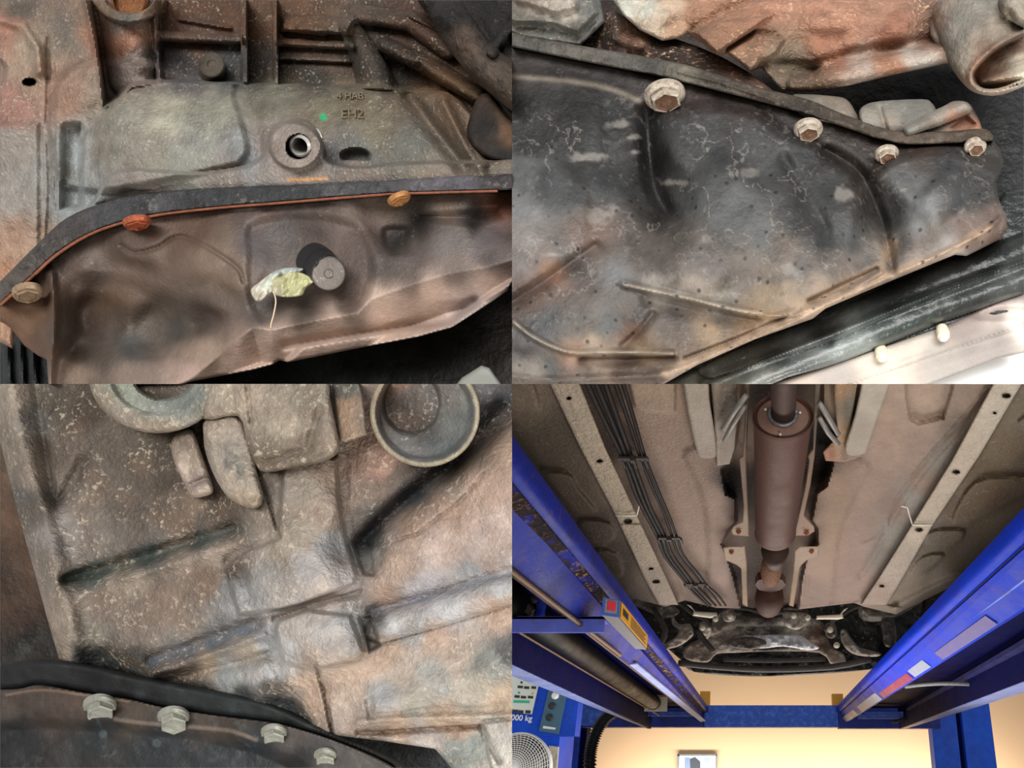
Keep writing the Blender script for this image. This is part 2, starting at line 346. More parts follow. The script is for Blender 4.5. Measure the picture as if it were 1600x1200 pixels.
def h_case(u, v):
    h = scat(u, v, [(0, 0, 25), (60, 60, 32), (130, 30, 34), (120, 140, 28), (0, 180, 30), (60, 250, 12), (0, 300, 10), (20, 400, -5), (150, 200, 8), (60, 440, -20), (300, 200, 0), (600, 200, 0)], 1.6, 30)
    h = h - 62 * sst((sdf(u, v, RECESS) + 3) / 9)
    yc = 222; b = np.sqrt(np.clip(1 - ((v - yc) / 96) ** 2, 0, 1)); inb = sst((sdf(u, v, BARREL) + 2) / 14) * sst((u - 130) / 60)
    h = h + inb * (b * 46 - 20)
    h = h + 13 * sst(sdf(u, v, smooth_poly([(100, 100), (355, 110), (372, 150), (388, 200), (394, 232), (384, 256), (350, 270), (100, 300)], True, 4)) / 16) - ridge(u, v, smooth_poly([(378, 128), (388, 160), (402, 200), (408, 240)]), 14, 6, 'g') - ridge(u, v, [(640, 150), (665, 185), (725, 262)], 17, 34, 'g') + ridge(u, v, [(690, 150), (715, 195), (752, 255)], 15, 20, 'g')
    h = h - 14 * sst(-(sdf(u, v, [(440, 140), (640, 140), (690, 250), (560, 262), (500, 262), (450, 190)]) ) / 10) * 0
    h = h + 30 * sst(sdf(u, v, FLANGE) / 6)
    h = h + 14 * sst((43 - np.hypot(u - 462, (v - 226) * 1.05)) / 5)
    h = h - 70 * sst((20 - np.hypot(u - 466, v - 229)) / 2.5)
    h = h - 20 * sst((26 - np.hypot(u - 555, (v - 244) * 1.8)) / 8) * (v < 250)
    # left block: inset slot, seam, holes, step
    h = h - plateau(u, v, [(92, 195), (100, 188), (128, 188), (135, 200), (134, 330), (90, 332)], 17, 14)
    h = h - ridge(u, v, [(75, 60), (74, 180), (78, 300), (70, 440)], 5, 4, 'g') - ridge(u, v, [(83, 95), (84, 190), (88, 330)], 3, 2, 'g')
    h = h - 50 * sst((11 - np.hypot(u - 46, (v - 128) * 1.7)) / 3) - 60 * sst((24 - np.hypot(u + 12, v - 112)) / 5)
    h = h + ridge(u, v, [(0, 30), (35, 40), (58, 75), (62, 110)], 12, 12, 'g') + plateau(u, v, [(-20, 188), (66, 185), (68, 600), (-20, 600)], 6, 12)
    h = h + ridge(u, v, [(131, -10), (146, 60), (160, 130), (166, 165)], 5, 10, 'g')
    # upper recess: boss column, ribs, post, bars
    h0 = h
    h = h + ridge(u, v, [(200, -20), (203, 60), (205, 120)], [52, 44, 36], [46, 40, 26]) + ridge(u, v, [(242, 30), (246, 70), (250, 125)], 6, 26, 'g')
    rr = np.hypot((u - 202) / 62, (v + 8) / 46); h = h + 22 * sst((1 - rr) / .1) - 34 * sst((.66 - rr) / .1)
    for (x, a, b_, w, hh) in ((383, -20, 131, 6, 46), (432, -20, 132, 4, 40)): h = np.maximum(h, -40 + ridge(u, v, [(x - 3, a), (x, b_)], w, hh, 'flat'))
    h = h + ridge(u, v, [(250, 56), (372, 62)], 9, 22) + ridge(u, v, [(280, 30), (360, 44)], 5, 8, 'g') + ridge(u, v, [(436, 66), (548, 72)], 7, 16) + ridge(u, v, [(436, 90), (546, 95)], 5, 10) + plateau(u, v, [(436, 22), (560, 26), (545, 58), (436, 52)], 20, 8)
    h = h + ridge(u, v, [(470, 44), (505, 50)], 9, 8) + ridge(u, v, [(545, 40), (572, 90), (592, 140)], [16, 24, 30], 34)
    h = h + ridge(u, v, [(560, 22), (640, 34), (700, 78)], 16, 24) + ridge(u, v, [(600, 70), (680, 110), (745, 150)], [12, 16, 14], 38) + ridge(u, v, [(640, 20), (700, 50)], 7, 10)
    h = h - plateau(u, v, [(598, 88), (660, 96), (690, 140), (612, 140)], 12, 10)
    h = h0 + (h - h0) * sst((sdf(u, v, RECESS) + 4) / 6)
    return h + 1.2 * fbm(u, v, 14, 3, 8)
cc = paint([(30, 15, '#665c51'), (90, 60, '#74685c'), (15, 45, '#b07a60'), (45, 78, '#a08c76'), (62, 115, '#9a7d68'), (25, 165, '#9a6e5f'), (110, 150, '#9b7660'), (150, 150, '#8f7d6c'), (30, 230, '#8d857c'), (88, 250, '#85837d'), (115, 240, '#9fb0b4'), (115, 310, '#8d9a9c'), (30, 300, '#948e87'), (25, 370, '#b08a70'), (10, 430, '#bd8762'), (60, 400, '#8c7c6c'), (160, 220, '#8a857a'),
    (200, 60, '#a06a4c'), (205, 105, '#82736c'), (200, 5, '#8a6a48'), (200, 30, '#5f5f5a'), (170, 60, '#9a6b50'), (300, 20, '#6d452c'), (340, 15, '#6d452c'), (275, 100, '#56555a'), (300, 58, '#80614f'), (350, 100, '#55585c'), (408, 30, '#7a5334'), (408, 100, '#4c4743'), (470, 32, '#7d5433'), (500, 75, '#7c6656'), (480, 112, '#494640'), (570, 100, '#4f483e'), (620, 110, '#37332e'), (660, 40, '#5f4030'), (700, 125, '#7d5a36'), (730, 140, '#80603c'), (690, 100, '#5f432b'),
    (190, 190, '#8e8a7c'), (260, 185, '#a39f8a'), (300, 230, '#8f8f86'), (240, 240, '#8b897c'), (350, 170, '#8b8878'), (385, 240, '#86898a'), (430, 155, '#74705f'), (500, 165, '#776d58'), (580, 190, '#7a705b'), (560, 150, '#6d6350'), (650, 225, '#6a6a62'), (640, 170, '#6b5c49'), (520, 235, '#565c62'), (560, 230, '#666a66'), (710, 190, '#755e4a'), (780, 230, '#6b5748'),
    (220, 280, '#8c837d'), (350, 278, '#857c74'), (470, 262, '#97897f'), (430, 215, '#8e8078'), (495, 225, '#8a7c72'), (560, 268, '#7a6f66'), (680, 262, '#7a7064'), (780, 262, '#756b5d')], gain=.86)
recess_shade = lambda u, v: .45 * sst((sdf(u, v, RECESS) - 2) / 8) * sst((u - 250) / 30)  # shade of the recess painted as a dark brown tint
c_case_col = over(cc, [(recess_shade, '#1f1712'), (lambda u, v: sst((7 - np.hypot(u - 505, v - 183)) / 3), '#1f9a66'), (lambda u, v: ridge(u, v, [(450, 281), (510, 279)], 3, 1, 'g'), '#c8925c')])
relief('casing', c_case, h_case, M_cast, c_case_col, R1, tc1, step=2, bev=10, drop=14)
# thread inside the boss
knob(467, 229, float(h_case(np.array([438.]), np.array([226.]))[0]) - 5, [((18.5 if k % 2 else 14.5), -4 * k) for k in range(14)][::-1], (-.42, -.30, 1), plain('thread_steel', '#b8b6b2', .35, .3), tc1, 'screw_thread', 40, 'bright steel thread inside the bolt hole', 20, cap=False)
def text(s, u, v, h, px, parent, mat, name='embossed_letters', rot=0, ext=.6, zf=zc_near, label=None):
    c = bpy.data.curves.new(name, 'FONT'); c.body = s; zc = float(zf(u, v, h)); k = zc / FPX; c.size = px * k * 1.38; c.extrude = ext * k; c.align_x = 'CENTER'; c.align_y = 'CENTER'; c.resolution_u = 3
    o = bpy.data.objects.new(name, c); COL.objects.link(o); o.parent = parent; c.materials.append(mat)
    o.location = W(u, v, zc) - wloc(parent); o.rotation_euler = (math.pi / 2 + PITCH, 0, rot) if not rot else (Matrix.Rotation(math.pi / 2 + PITCH, 3, 'X') @ Matrix.Rotation(rot, 3, 'Z')).to_euler()
    m = bpy.data.meshes.new_from_object(o); n = bpy.data.objects.new(name, m); COL.objects.link(n); n.parent = parent; n.location = o.location; n.rotation_euler = o.rotation_euler
    bpy.data.objects.remove(o)
    if label: n['label'] = label
    return n
M_let = grime('letter_cast', '#6f6450', rough=.6, metal=.2, mott=.4, mott_scale=300)
text('4 HAB', 548, 151, h_case(np.array([548.]), np.array([151.]))[0] + 3, 11, tc1, M_let, ext=1.5)
text('EH2', 551, 179, h_case(np.array([551.]), np.array([179.]))[0] + 2, 15, tc1, M_let, ext=1.5)
knob(331, 108, -30, [(21, -10), (21, 10), (20, 26), (18, 28), (8, 29), (6, 27), (0, 27)], (0, .28, 1), grime('dowel_metal', '#5b5348', rough=.4, metal=.4, mott=.3), tc1, 'dowel', label='round dark dowel stub')
knob(202, -8, 5, [(42, 0), (42, 12), (36, 15), (34, 9), (0, 9)], (0, -.1, 1), grime('copper_disc', '#7d5234', rough=.35, metal=.5, mott=.3), tc1, 'core_plug', sy=.72, label='copper coloured disc in the upper boss')
# --- oil pan
pan1 = thing('oil_pan', 'brown steel oil pan with drain plug below the grey gearbox case', 'oil pan', W(400, 450, D0 + .02))
relief('gasket', smooth_poly(GASK_T, False, 4).tolist() + smooth_poly(GASK_B, False, 4).tolist(), lambda u, v: 52 + 3 * fbm(u, v, 18, 4, 12), M_gask,
    paint([(30, 430, '#4b423c'), (90, 370, '#3c3735'), (200, 325, '#3a3a3e'), (400, 300, '#2f3034'), (560, 295, '#403f42'), (700, 287, '#55525a'), (780, 285, '#3a3436')]), R1, pan1, step=2, skirt=70, bev=5, drop=8, label='black gasket between pan and case')
PAN1 = smooth_poly(GASK_B, False, 4).tolist()[::-1] + [(840, 420), (800, 440), (792, 455), (770, 470), (712, 508), (705, 512), (655, 526), (560, 544), (450, 566), (437, 563), (425, 570), (395, 578), (300, 596), (270, 605), (76, 605), (73, 562), (60, 556), (38, 540), (20, 516), (8, 506), (-5, 500)]
RIDGE1 = [(840, 395), (760, 418), (700, 428), (660, 440), (600, 460), (575, 470), (560, 490), (500, 500), (425, 516), (395, 512), (370, 530), (330, 566), (300, 590), (270, 610), (500, 620), (840, 500)]
def h_pan1(u, v):
    h = scat(u, v, [(100, 400, 36), (300, 340, 36), (500, 325, 38), (700, 315, 30), (220, 380, 40), (330, 400, 52), (370, 430, 50), (340, 470, 34), (200, 440, 16), (150, 500, -6), (250, 520, -12), (120, 560, 6), (220, 590, 14), (310, 545, 14), (320, 500, 6), (480, 400, 30), (440, 480, 30), (560, 400, 32), (620, 360, 8), (620, 420, 26), (700, 370, 26), (780, 340, 4), (780, 400, 24), (400, 540, 42), (95, 430, 34), (85, 520, 36), (40, 500, 14), (30, 530, 8), (40, 470, 30)], 2.0, 14)
    h = h + ridge(u, v, smooth_poly([(80, 430), (84, 500), (78, 600)]), 10, 16, 'g')
    h = h + ridge(u, v, smooth_poly([(190, 384), (210, 394), (245, 386), (272, 370), (300, 374), (340, 396), (372, 420), (380, 440)]), 5, -5, 'g')
    h = h - plateau(u, v, smooth_poly([(95, 430), (200, 425), (262, 448), (310, 478), (335, 500), (318, 545), (280, 560), (180, 566), (92, 560)], True, 4), 12, 30)
    h = h - plateau(u, v, smooth_poly([(385, 345), (470, 328), (560, 345), (590, 400), (585, 450), (560, 488), (430, 512), (396, 500), (378, 460), (380, 400)], True, 4), 7, 18)
    h = h - plateau(u, v, smooth_poly([(595, 352), (640, 350), (645, 370), (640, 395), (625, 402), (598, 392)], True, 4), 10, 14) - plateau(u, v, [(640, 330), (780, 318), (790, 345), (740, 358), (650, 348)], 12, 18)
    s = sdf(u, v, RIDGE1); h = h - np.clip(s, 0, 200) * 1.0 
    h = h + 17 * sst((sdf(u, v, [(436, 570), (470, 536), (560, 520), (640, 508), (700, 500), (760, 456), (840, 410), (840, 620)])) / 10) + 10 * ridge(u, v, [(445, 540), (500, 530), (650, 508), (700, 498), (740, 470)], 9, -1, 'g')
    return h + 1.5 * fbm(u, v, 40, 4, 15)
pc = paint([(100, 400, '#54443b'), (200, 375, '#5d4a3f'), (160, 420, '#61524a'), (300, 350, '#684e40'), (420, 330, '#5e4a42'), (500, 350, '#564741'), (600, 330, '#6a5648'), (700, 318, '#6d594a'), (780, 315, '#7a4832'), (330, 400, '#7b6656'), (370, 430, '#776253'), (200, 430, '#6d584a'), (180, 470, '#6b523e'), (200, 500, '#57483c'), (200, 540, '#525250'), (280, 520, '#4f4a45'), (150, 560, '#5d5148'), (320, 500, '#4e4138'), (100, 520, '#57483f'), (110, 590, '#86705f'), (200, 585, '#8e786a'), (320, 555, '#a08672'), (300, 590, '#b8998a'),
    (400, 390, '#575050'), (440, 360, '#5a5350'), (410, 480, '#554c46'), (480, 490, '#5a4c44'), (550, 480, '#5b4a42'), (560, 420, '#5a4a45'), (580, 350, '#5a4a42'), (600, 420, '#4a403c'), (620, 375, '#2b2928'), (660, 345, '#2e2b2a'), (740, 342, '#2a2727'), (650, 400, '#5c504c'), (700, 380, '#6e6664'), (760, 380, '#6a6062'), (720, 415, '#6f5f57'), (770, 400, '#4d4340'), (640, 430, '#5d5049'),
    (440, 530, '#c9aa98'), (520, 510, '#caab98'), (600, 485, '#d0b09c'), (680, 460, '#cfae9a'), (760, 440, '#c8a998'), (600, 530, '#d2b29e'), (500, 550, '#d0b09e'), (400, 560, '#c9a896'), (740, 480, '#b3a09a'), (45, 500, '#7a5a3e'), (20, 490, '#6d4a33'), (60, 540, '#6a4a34')], gain=.82, mott=.08, warp=8, power=1.8)  # pale lower lip: light from below put into the colour
relief('pan_shell', PAN1, h_pan1, M_pan1, pc, R1, pan1, step=2, skirt=80, bev=5, drop=6)
rim = smooth_poly(GASK_B, False, 5)
V, F = tube([W(a, b + 1, D0 - 50 * PXM) for a, b in rim if -8 < a < 796], 1.7 * PXM, 6)
mesh_obj('pan_rim', V, F, M_rust and grime('rim_rust', '#7d4a36', rough=.6, mott=.3, mott_scale=200), pan1, label='thin orange rusty rim of the oil pan')
M_rb = grime('rusty_bolt', '#a8583a', rough=.5, metal=.2, speck='#dda083', speck_amt=.5, speck_scale=500, mott=.35, mott_scale=250, bump=.7, bump_scale=700)
for (x, y, r, hh, d, mt) in ((214, 348, 18, 58, (.08, -1, .42), M_rb), (624, 311, 15, 58, (.4, -1, .5), grime('tan_bolt', '#a87648', rough=.5, mott=.35, mott_scale=250)), (43, 458, 20, 50, (.05, -.8, .5), grime('dusty_bolt', '#8f7860', rough=.6, speck='#c0a589', mott=.35, mott_scale=250))):
    bolt(x, y, r, hh, mt, pan1, d, dish=.2, tall=.4)
M_col = grime('black_plug', '#1b1d1f', rough=.35, mott=.3); M_disc = grime('grey_plug', '#6d6661', rough=.55, metal=.2, speck='#b7b0a4', speck_amt=.5, speck_scale=180, mott=.25, mott_scale=150)
plug = knob(497, 413, 30, [(29, -20), (29, 6), (27, 9), (27, 28), (26, 30), (0, 30)], (.5, -.42, 1), M_col, pan1, 'drain_plug', 40, 'black collar of the drain plug')
knob(513, 427, 58, [(27, -10), (27, 2), (25, 5), (22, 4), (8, 4), (6, 6), (0, 6)], (.12, -.12, 1), M_disc, plug, 'plug_cap', 40, 'round grey drain plug face')
# crumpled tag
def blade(name, pts, h0, cols, mat, parent=None, **k):
    return relief(name, pts, lambda u, v: h0 + 7 * fbm(u, v, 24, 3, 44) + 5 * fbm(u, v + u * .8, 9, 2, 47), mat, cols, R1, parent, step=1.2, skirt=3, bev=4, drop=4, **k)
tg = thing('crumpled_tag', 'crumpled pale yellow plastic tag stuck beside the grey drain plug', 'tag', W(440, 445, D0 - .045))
M_tag = grime('waxy_plastic', rough=.3, speck='#f3efd8', speck_amt=.4, speck_scale=240, mott=.2, mott_scale=150, bump=.3, coat=.4)
blade('yellow_fold', smooth_poly([(425, 440), (440, 430), (460, 424), (484, 432), (490, 440), (478, 450), (470, 462), (440, 464), (424, 456)], True, 4), 62, paint([(450, 445, '#aeab74'), (480, 438, '#b9b87c'), (430, 460, '#a8a384')], warp=4), M_tag, tg, label='pale yellow fold')
blade('clear_fold', smooth_poly([(392, 452), (405, 441), (428, 424), (450, 418), (474, 420), (462, 428), (436, 434), (425, 456), (406, 471), (396, 466)], True, 4), 60, paint([(400, 460, '#b5ae98'), (420, 440, '#b9c0b0'), (450, 422, '#8fa3a0'), (408, 466, '#cfc6b2')], warp=4), M_tag, tg, label='clear greyish fold')
V, F = tube([W(a, b, D0 - 66 * PXM) for a, b in smooth_poly([(427, 455), (431, 470), (428, 490), (424, 505), (423, 513)], False, 6)], .9 * PXM, 5)
mesh_obj('loose_thread', V, F, plain('thread_pale', '#cdb9a0', .6), tg, label='thin pale thread')
# dark arm at top right
arm = relief('suspension_arm', smooth_poly([(650, -30), (668, 18), (690, 60), (715, 95), (745, 130), (770, 150), (800, 190), (850, 230), (850, -30)], True, 3),
    lambda u, v: 20 + ridge(u, v, [(700, 20), (745, 90), (820, 150)], [26, 30, 32], 60) + ridge(u, v, [(770, 80), (790, 50), (820, 30)], 10, 22) + 6 * fbm(u, v, 18, 4, 22), grime('sooty_arm', rough=.6, speck='#7a5c40', speck_amt=.4, speck_scale=280, speck_lo=.6, mott=.5, mott_scale=100, bump=.7, bump_scale=300),
    paint([(660, 0, '#0d0a08'), (700, 20, '#15110d'), (760, 30, '#0d0e0c'), (730, 65, '#4a3a2e'), (760, 110, '#4d4036'), (790, 150, '#45382d'), (790, 50, '#171614'), (740, 120, '#3a2c22')], warp=8), R1, step=2, skirt=60, bev=8, drop=10)
tag(arm, 'sooty black suspension arm in front of the grey gearbox case', 'suspension arm')
blk = relief('rubber_bush', smooth_poly([(742, 160), (760, 145), (778, 165), (800, 190), (840, 200), (840, 250), (770, 250), (730, 215)], True, 3), lambda u, v: 30 + 3 * fbm(u, v, 20, 3, 9), grime('rubber_black', rough=.7, mott=.4), paint([(760, 200, '#0f0d0b'), (790, 195, '#2a1d12'), (790, 202, '#6d4a2c'), (780, 240, '#121110')]), R1, step=3, skirt=60, bev=8, drop=10)
tag(blk, 'black rubber bush under the sooty suspension arm', 'rubber bush')
cor = relief('plastic_bracket', [(705, 610), (722, 590), (752, 571), (765, 575), (790, 610)], lambda u, v: 0 * u - 20, grime('pale_plastic', '#84857f', rough=.5, mott=.12, mott_scale=40, bump=.1), None, R1, step=2, skirt=30, bev=6, drop=8)
tag(cor, 'pale grey plastic bracket corner poking up below the oil pan', 'bracket')
# ================================================================ second close-up: black oil pan under a rust-tinted case
R2 = (800, 0, 1600, 600)
M_pan2 = grime('black_oily_steel', rough=.5, metal=.05, speck='#77746f', speck_amt=.35, speck_scale=150, speck_lo=.57, pit=.75, pit_scale=95, mott=.35, mott_scale=50, bump=.22, bump_scale=260)
M_case2 = grime('rust_tinted_cast', rough=.5, metal=.25, speck='#dcb89c', speck_amt=.75, speck_scale=230, speck_lo=.55, mott=.3, mott_scale=70, bump=.7, bump_scale=300, streak=(1, 1.8, 1.8))
M_lug = grime('grey_cast_lug', rough=.6, metal=.2, speck='#b8ab97', speck_amt=.5, speck_scale=260, mott=.3, mott_scale=80, bump=.5, bump_scale=380)
M_gray = grime('blurred_steel', rough=.4, mott=.15, mott_scale=30, bump=.12, bump_scale=100)
GT2 = [(780, 44), (830, 56), (907, 71), (1000, 87), (1075, 102), (1140, 122), (1200, 140), (1262, 155), (1310, 175), (1368, 196), (1412, 206), (1480, 205), (1537, 201), (1552, 212)]
GB2 = [(1552, 220), (1500, 223), (1425, 226), (1375, 218), (1340, 206), (1262, 180), (1200, 162), (1130, 144), (1075, 130), (1015, 116), (907, 95), (800, 73), (780, 68)]
b2 = relief('void_backing', [(780, -20), (1620, -20), (1620, 620), (780, 620)], lambda u, v: -160 + 10 * fbm(u, v, 100, 3, 71), M_black,
    paint([(1450, 150, '#060505'), (1580, 200, '#1b1b1d'), (1580, 260, '#26272a'), (1350, 150, '#241c17'), (1200, 120, '#33251c'), (1560, 320, '#0d0e0f')]), R2, step=4, skirt=30)  # backing sheet; darkness of the void painted into its colour
tag(b2, 'black backing sheet standing in for the dark engine bay behind the rust-tinted gearbox case', 'backing')
t2 = thing('rusty_gearbox_case', 'rust-tinted gearbox case with open pipe boss above the black oil pan', 'gearbox', W(1250, 80, D0 + .03))
C2 = [(940, -30), (958, 0), (975, 25), (1000, 45), (1030, 62), (1060, 66), (1078, 52), (1096, 66), (1120, 86), (1152, 58), (1160, 90), (1180, 110), (1210, 86), (1206, 104), (1206, 135), (1240, 145), (1280, 143), (1330, 133), (1400, 116), (1486, 98), (1520, 60), (1620, 40), (1620, -30)]
C2 = [(940, -30), (958, 0), (975, 25), (1000, 47), (1035, 64), (1060, 60), (1074, 52), (1098, 68), (1120, 86), (1136, 84), (1152, 95), (1172, 112), (1190, 106), (1206, 125), (1222, 142), (1270, 143), (1330, 133), (1400, 116), (1486, 98), (1520, 60), (1620, 40), (1620, -30)]
def h_c2(u, v):
    h = scat(u, v, [(1000, 10, 40), (1030, 20, 46), (1060, 50, 28), (1100, 30, 44), (1180, 30, 46), (1180, 80, 26), (1300, 20, 44), (1300, 80, 20), (1400, 30, 36), (1450, 60, 14), (1250, 110, 8), (1400, 90, 14), (1500, 20, 30)], 2, 16)
    h = h - ridge(u, v, [(1078, 50), (1130, 20), (1200, -10)], 12, 8, 'g')
    h = h + 24 * sst(sdf(u, v, [(1078, 50), (1120, 30), (1170, 26), (1215, 20), (1180, 48), (1120, 88)]) / 7) + 18 * sst(sdf(u, v, [(1130, 82), (1180, 48), (1230, 60), (1215, 85), (1172, 114)]) / 7)
    h = h + 22 * ridge(u, v, [(1240, 132), (1330, 115), (1400, 98), (1490, 74)], [12, 16, 22], 1, 'round') + ridge(u, v, [(1250, 143), (1330, 133), (1490, 98)], 4, 6, 'g')
    h = h - ridge(u, v, [(1190, 100), (1270, 105), (1330, 85), (1470, 60)], 14, 14, 'g') - plateau(u, v, [(1225, 105), (1290, 100), (1270, 128), (1240, 135)], 12, 10)
    return h + 3 * fbm(u, v, 22, 4, 73)
relief('casing', C2, h_c2, M_case2, paint([(980, 10, '#c9bdb5'), (1010, 20, '#cfc1b8'), (1040, 10, '#c99f88'), (1050, 50, '#b08066'), (1020, 50, '#b79a88'), (1100, 10, '#b4775a'), (1120, 60, '#8f6049'), (1150, 40, '#a06a50'), (1190, 80, '#96684f'), (1180, 20, '#b5745a'), (1210, 100, '#8a7264'), (1230, 110, '#75604f'), (1250, 130, '#6a4c3b'), (1300, 30, '#b4755b'), (1300, 70, '#a8694f'), (1400, 50, '#a06048'), (1380, 10, '#a8705a'), (1450, 50, '#93634f'), (1350, 110, '#b5948a'), (1440, 85, '#bfa79f'), (1400, 112, '#a56a4e'), (1480, 15, '#8a6353'), (1560, 10, '#7d7468')], gain=[1.0, 1.13, 1.08], sat=.2), R2, t2, step=2, skirt=80, bev=8, drop=10)
# pipe boss with slanted mouth
B2 = smooth_poly([(1452, 40), (1480, 95), (1500, 125), (1518, 142), (1540, 149), (1565, 148), (1600, 135), (1650, 110), (1650, -30), (1500, -30)], True, 4)
MOUTH = smooth_poly([(1522, 130), (1521, 112), (1545, 85), (1580, 62), (1620, 48), (1660, 60), (1660, 110), (1600, 128), (1560, 140), (1535, 140)], True, 4)
def h_b2(u, v):
    t = sdf(u, v, MOUTH)
    h = 30 + ridge(u, v, [(1540, -40), (1580, 80)], 100, 50) + 6 * sst((8 - np.abs(t + 4)) / 8) + ridge(u, v, [(1600, 0), (1640, 20)], 40, 30) - ridge(u, v, [(1575, 20), (1585, 40), (1620, 52)], 7, 10, 'g')
    return h - 70 * sst((t + 1) / 6) + 58 * sst(sdf(u, v, [(1522, 140), (1524, 118), (1560, 105), (1600, 85), (1660, 60), (1660, 150)]) / 26) * (t > 0) + 1.5 * fbm(u, v, 14, 3, 75)
relief('pipe_boss', B2, h_b2, M_lug, paint([(1480, 60, '#8e8a80'), (1500, 30, '#8a8578'), (1460, 30, '#a08474'), (1510, 100, '#9a9183'), (1510, 125, '#a98f78'), (1540, 145, '#c4b29c'), (1530, 115, '#a5694a'), (1560, 90, '#7c5a44'), (1590, 75, '#6d4a3a'), (1560, 115, '#c49c80'), (1590, 100, '#efe0c4'), (1598, 125, '#f4e8d0'), (1570, 130, '#d8c0a4'), (1560, 40, '#97897a'), (1590, 20, '#b0a692'), (1540, 10, '#8a8478')], gain=.8, warp=6), R2, t2, step=2, skirt=80, bev=10, drop=12, label='grey pipe boss with a slanted open mouth')
# grey bracket lug, top left
lug = relief('gearbox_lug', [(780, -30), (780, 48), (832, 62), (906, 72), (945, 34), (938, 0), (930, -30)], lambda u, v: 40 + plateau(u, v, [(760, -40), (760, 40), (860, 44), (905, 60), (940, 22), (925, -30)], 16, 12) + plateau(u, v, [(770, -30), (806, 10), (870, 30), (910, 18), (905, -30)], 12, 14) + 5 * fbm(u, v, 18, 4, 77), M_lug,
    paint([(820, 0, '#8a7a6c'), (860, 10, '#b3a698'), (890, 15, '#c4b8aa'), (810, 25, '#6a665c'), (850, 40, '#60635d'), (900, 45, '#62625c'), (930, 20, '#72746f'), (920, 50, '#5e5e5a')], gain=.8), R2, step=2, skirt=70, bev=8, drop=10)
tag(lug, 'grey faceted casting lug left of the rust-tinted gearbox case', 'casting')
lug2 = relief('casting_web', smooth_poly([(905, 80), (945, 20), (975, 25), (1000, 45), (1060, 62), (1130, 90), (1200, 135), (1215, 170), (1000, 125)], True, 2), lambda u, v: 0 + ridge(u, v, [(960, 20), (965, 60), (1000, 70)], 16, 16, 'g') + ridge(u, v, [(1000, 75), (1100, 100), (1190, 145)], 20, 14) + 4 * fbm(u, v, 30, 3, 79), M_case2, paint([(960, 40, '#5a4a40'), (985, 50, '#8a6048'), (930, 70, '#3b2f2a'), (1040, 85, '#3a302a'), (1080, 100, '#4d3d33'), (1150, 115, '#64483a'), (1190, 130, '#6b4e3e')], gain=.9), R2, step=2, skirt=60, bev=4, drop=6)
tag(lug2, 'dark brown casting web between the black pan rim and rusty case', 'casting')
# castings at the far right of the rim
w1 = thing('casting_end', 'pale grey casting ends standing on the right end of the pan rim', 'casting', W(1400, 190, D0))
CE = grime('casting_grey', rough=.55, metal=.15, speck='#b0a898', speck_amt=.4, speck_scale=260, mott=.2, mott_scale=70, bump=.4, bump_scale=380)
relief('casting_foot', smooth_poly([(1238, 150), (1255, 147), (1300, 150), (1322, 155), (1335, 172), (1345, 200), (1300, 198), (1250, 180)], True, 3), lambda u, v: 10 + ridge(u, v, [(1240, 165), (1330, 175)], 26, 20), CE, paint([(1250, 155, '#6e6a5e'), (1300, 160, '#7d7364'), (1310, 175, '#85776a'), (1330, 185, '#63554a')]), R2, w1, step=2, skirt=50, bev=6, drop=8)
relief('casting_foot', smooth_poly([(1342, 178), (1350, 165), (1375, 158), (1440, 155), (1455, 160), (1462, 175), (1445, 200), (1380, 215), (1350, 200)], True, 3), lambda u, v: 15 + ridge(u, v, [(1340, 185), (1400, 178), (1460, 170)], 34, 22) - ridge(u, v, [(1375, 170), (1385, 205)], 6, 5, 'g'), CE, paint([(1360, 180, '#8a8378'), (1390, 185, '#85796c'), (1400, 165, '#7a7a74'), (1430, 185, '#6d6b64')]), R2, w1, step=2, skirt=50, bev=6, drop=8)
relief('casting_web', smooth_poly([(1385, 205), (1420, 188), (1470, 168), (1490, 158), (1512, 160), (1524, 176), (1534, 200), (1530, 215), (1440, 222), (1390, 222)], True, 3), lambda u, v: 25 + ridge(u, v, [(1420, 204), (1460, 184), (1505, 164)], [10, 16, 16], 24) - plateau(u, v, [(1480, 200), (1510, 175), (1530, 195), (1500, 215)], 10, 8), CE, paint([(1430, 200, '#85827a'), (1480, 180, '#8d887e'), (1510, 168, '#8a8478'), (1500, 190, '#a0715a'), (1520, 195, '#b0765a'), (1460, 205, '#6f6358'), (1440, 215, '#4a453f')]), R2, w1, step=2, skirt=50, bev=6, drop=8)
# --- black pan
pan2 = thing('black_oil_pan', 'black grimy oil pan with four dished bolts and cracked dried mud', 'oil pan', W(1150, 330, D0 + .02))
relief('gasket', smooth_poly(GT2, False, 3).tolist() + smooth_poly(GB2, False, 3).tolist(), lambda u, v: 40 + 3 * fbm(u, v, 12, 4, 81) + ridge(u, v, [(1060, 112), (1130, 130), (1210, 158)], 4, 5, 'g'), M_gask,
    paint([(830, 66, '#4e4b46'), (900, 90, '#57524b'), (1000, 108, '#4d4b45'), (1060, 112, '#6a6355'), (1100, 130, '#4a443c'), (1200, 160, '#54493d'), (1250, 180, '#3a3129'), (1350, 212, '#4a3e33'), (1450, 220, '#57493c'), (1520, 214, '#4a3d30')]), R2, pan2, step=1.5, skirt=60, bev=5, drop=7, label='dark gritty gasket strip')
PAN2 = smooth_poly(GB2, False, 3).tolist()[::-1] + [(1562, 232), (1568, 255), (1556, 285), (1560, 310), (1572, 338), (1574, 358), (1562, 374), (1530, 390), (1510, 400), (1492, 398), (1450, 415), (1380, 444), (1290, 482), (1270, 498), (1180, 530), (1090, 570), (1020, 610), (780, 610), (780, 60)]
PAN2 = smooth_poly(GB2, False, 3).tolist() + PAN2[len(smooth_poly(GB2, False, 3)):]
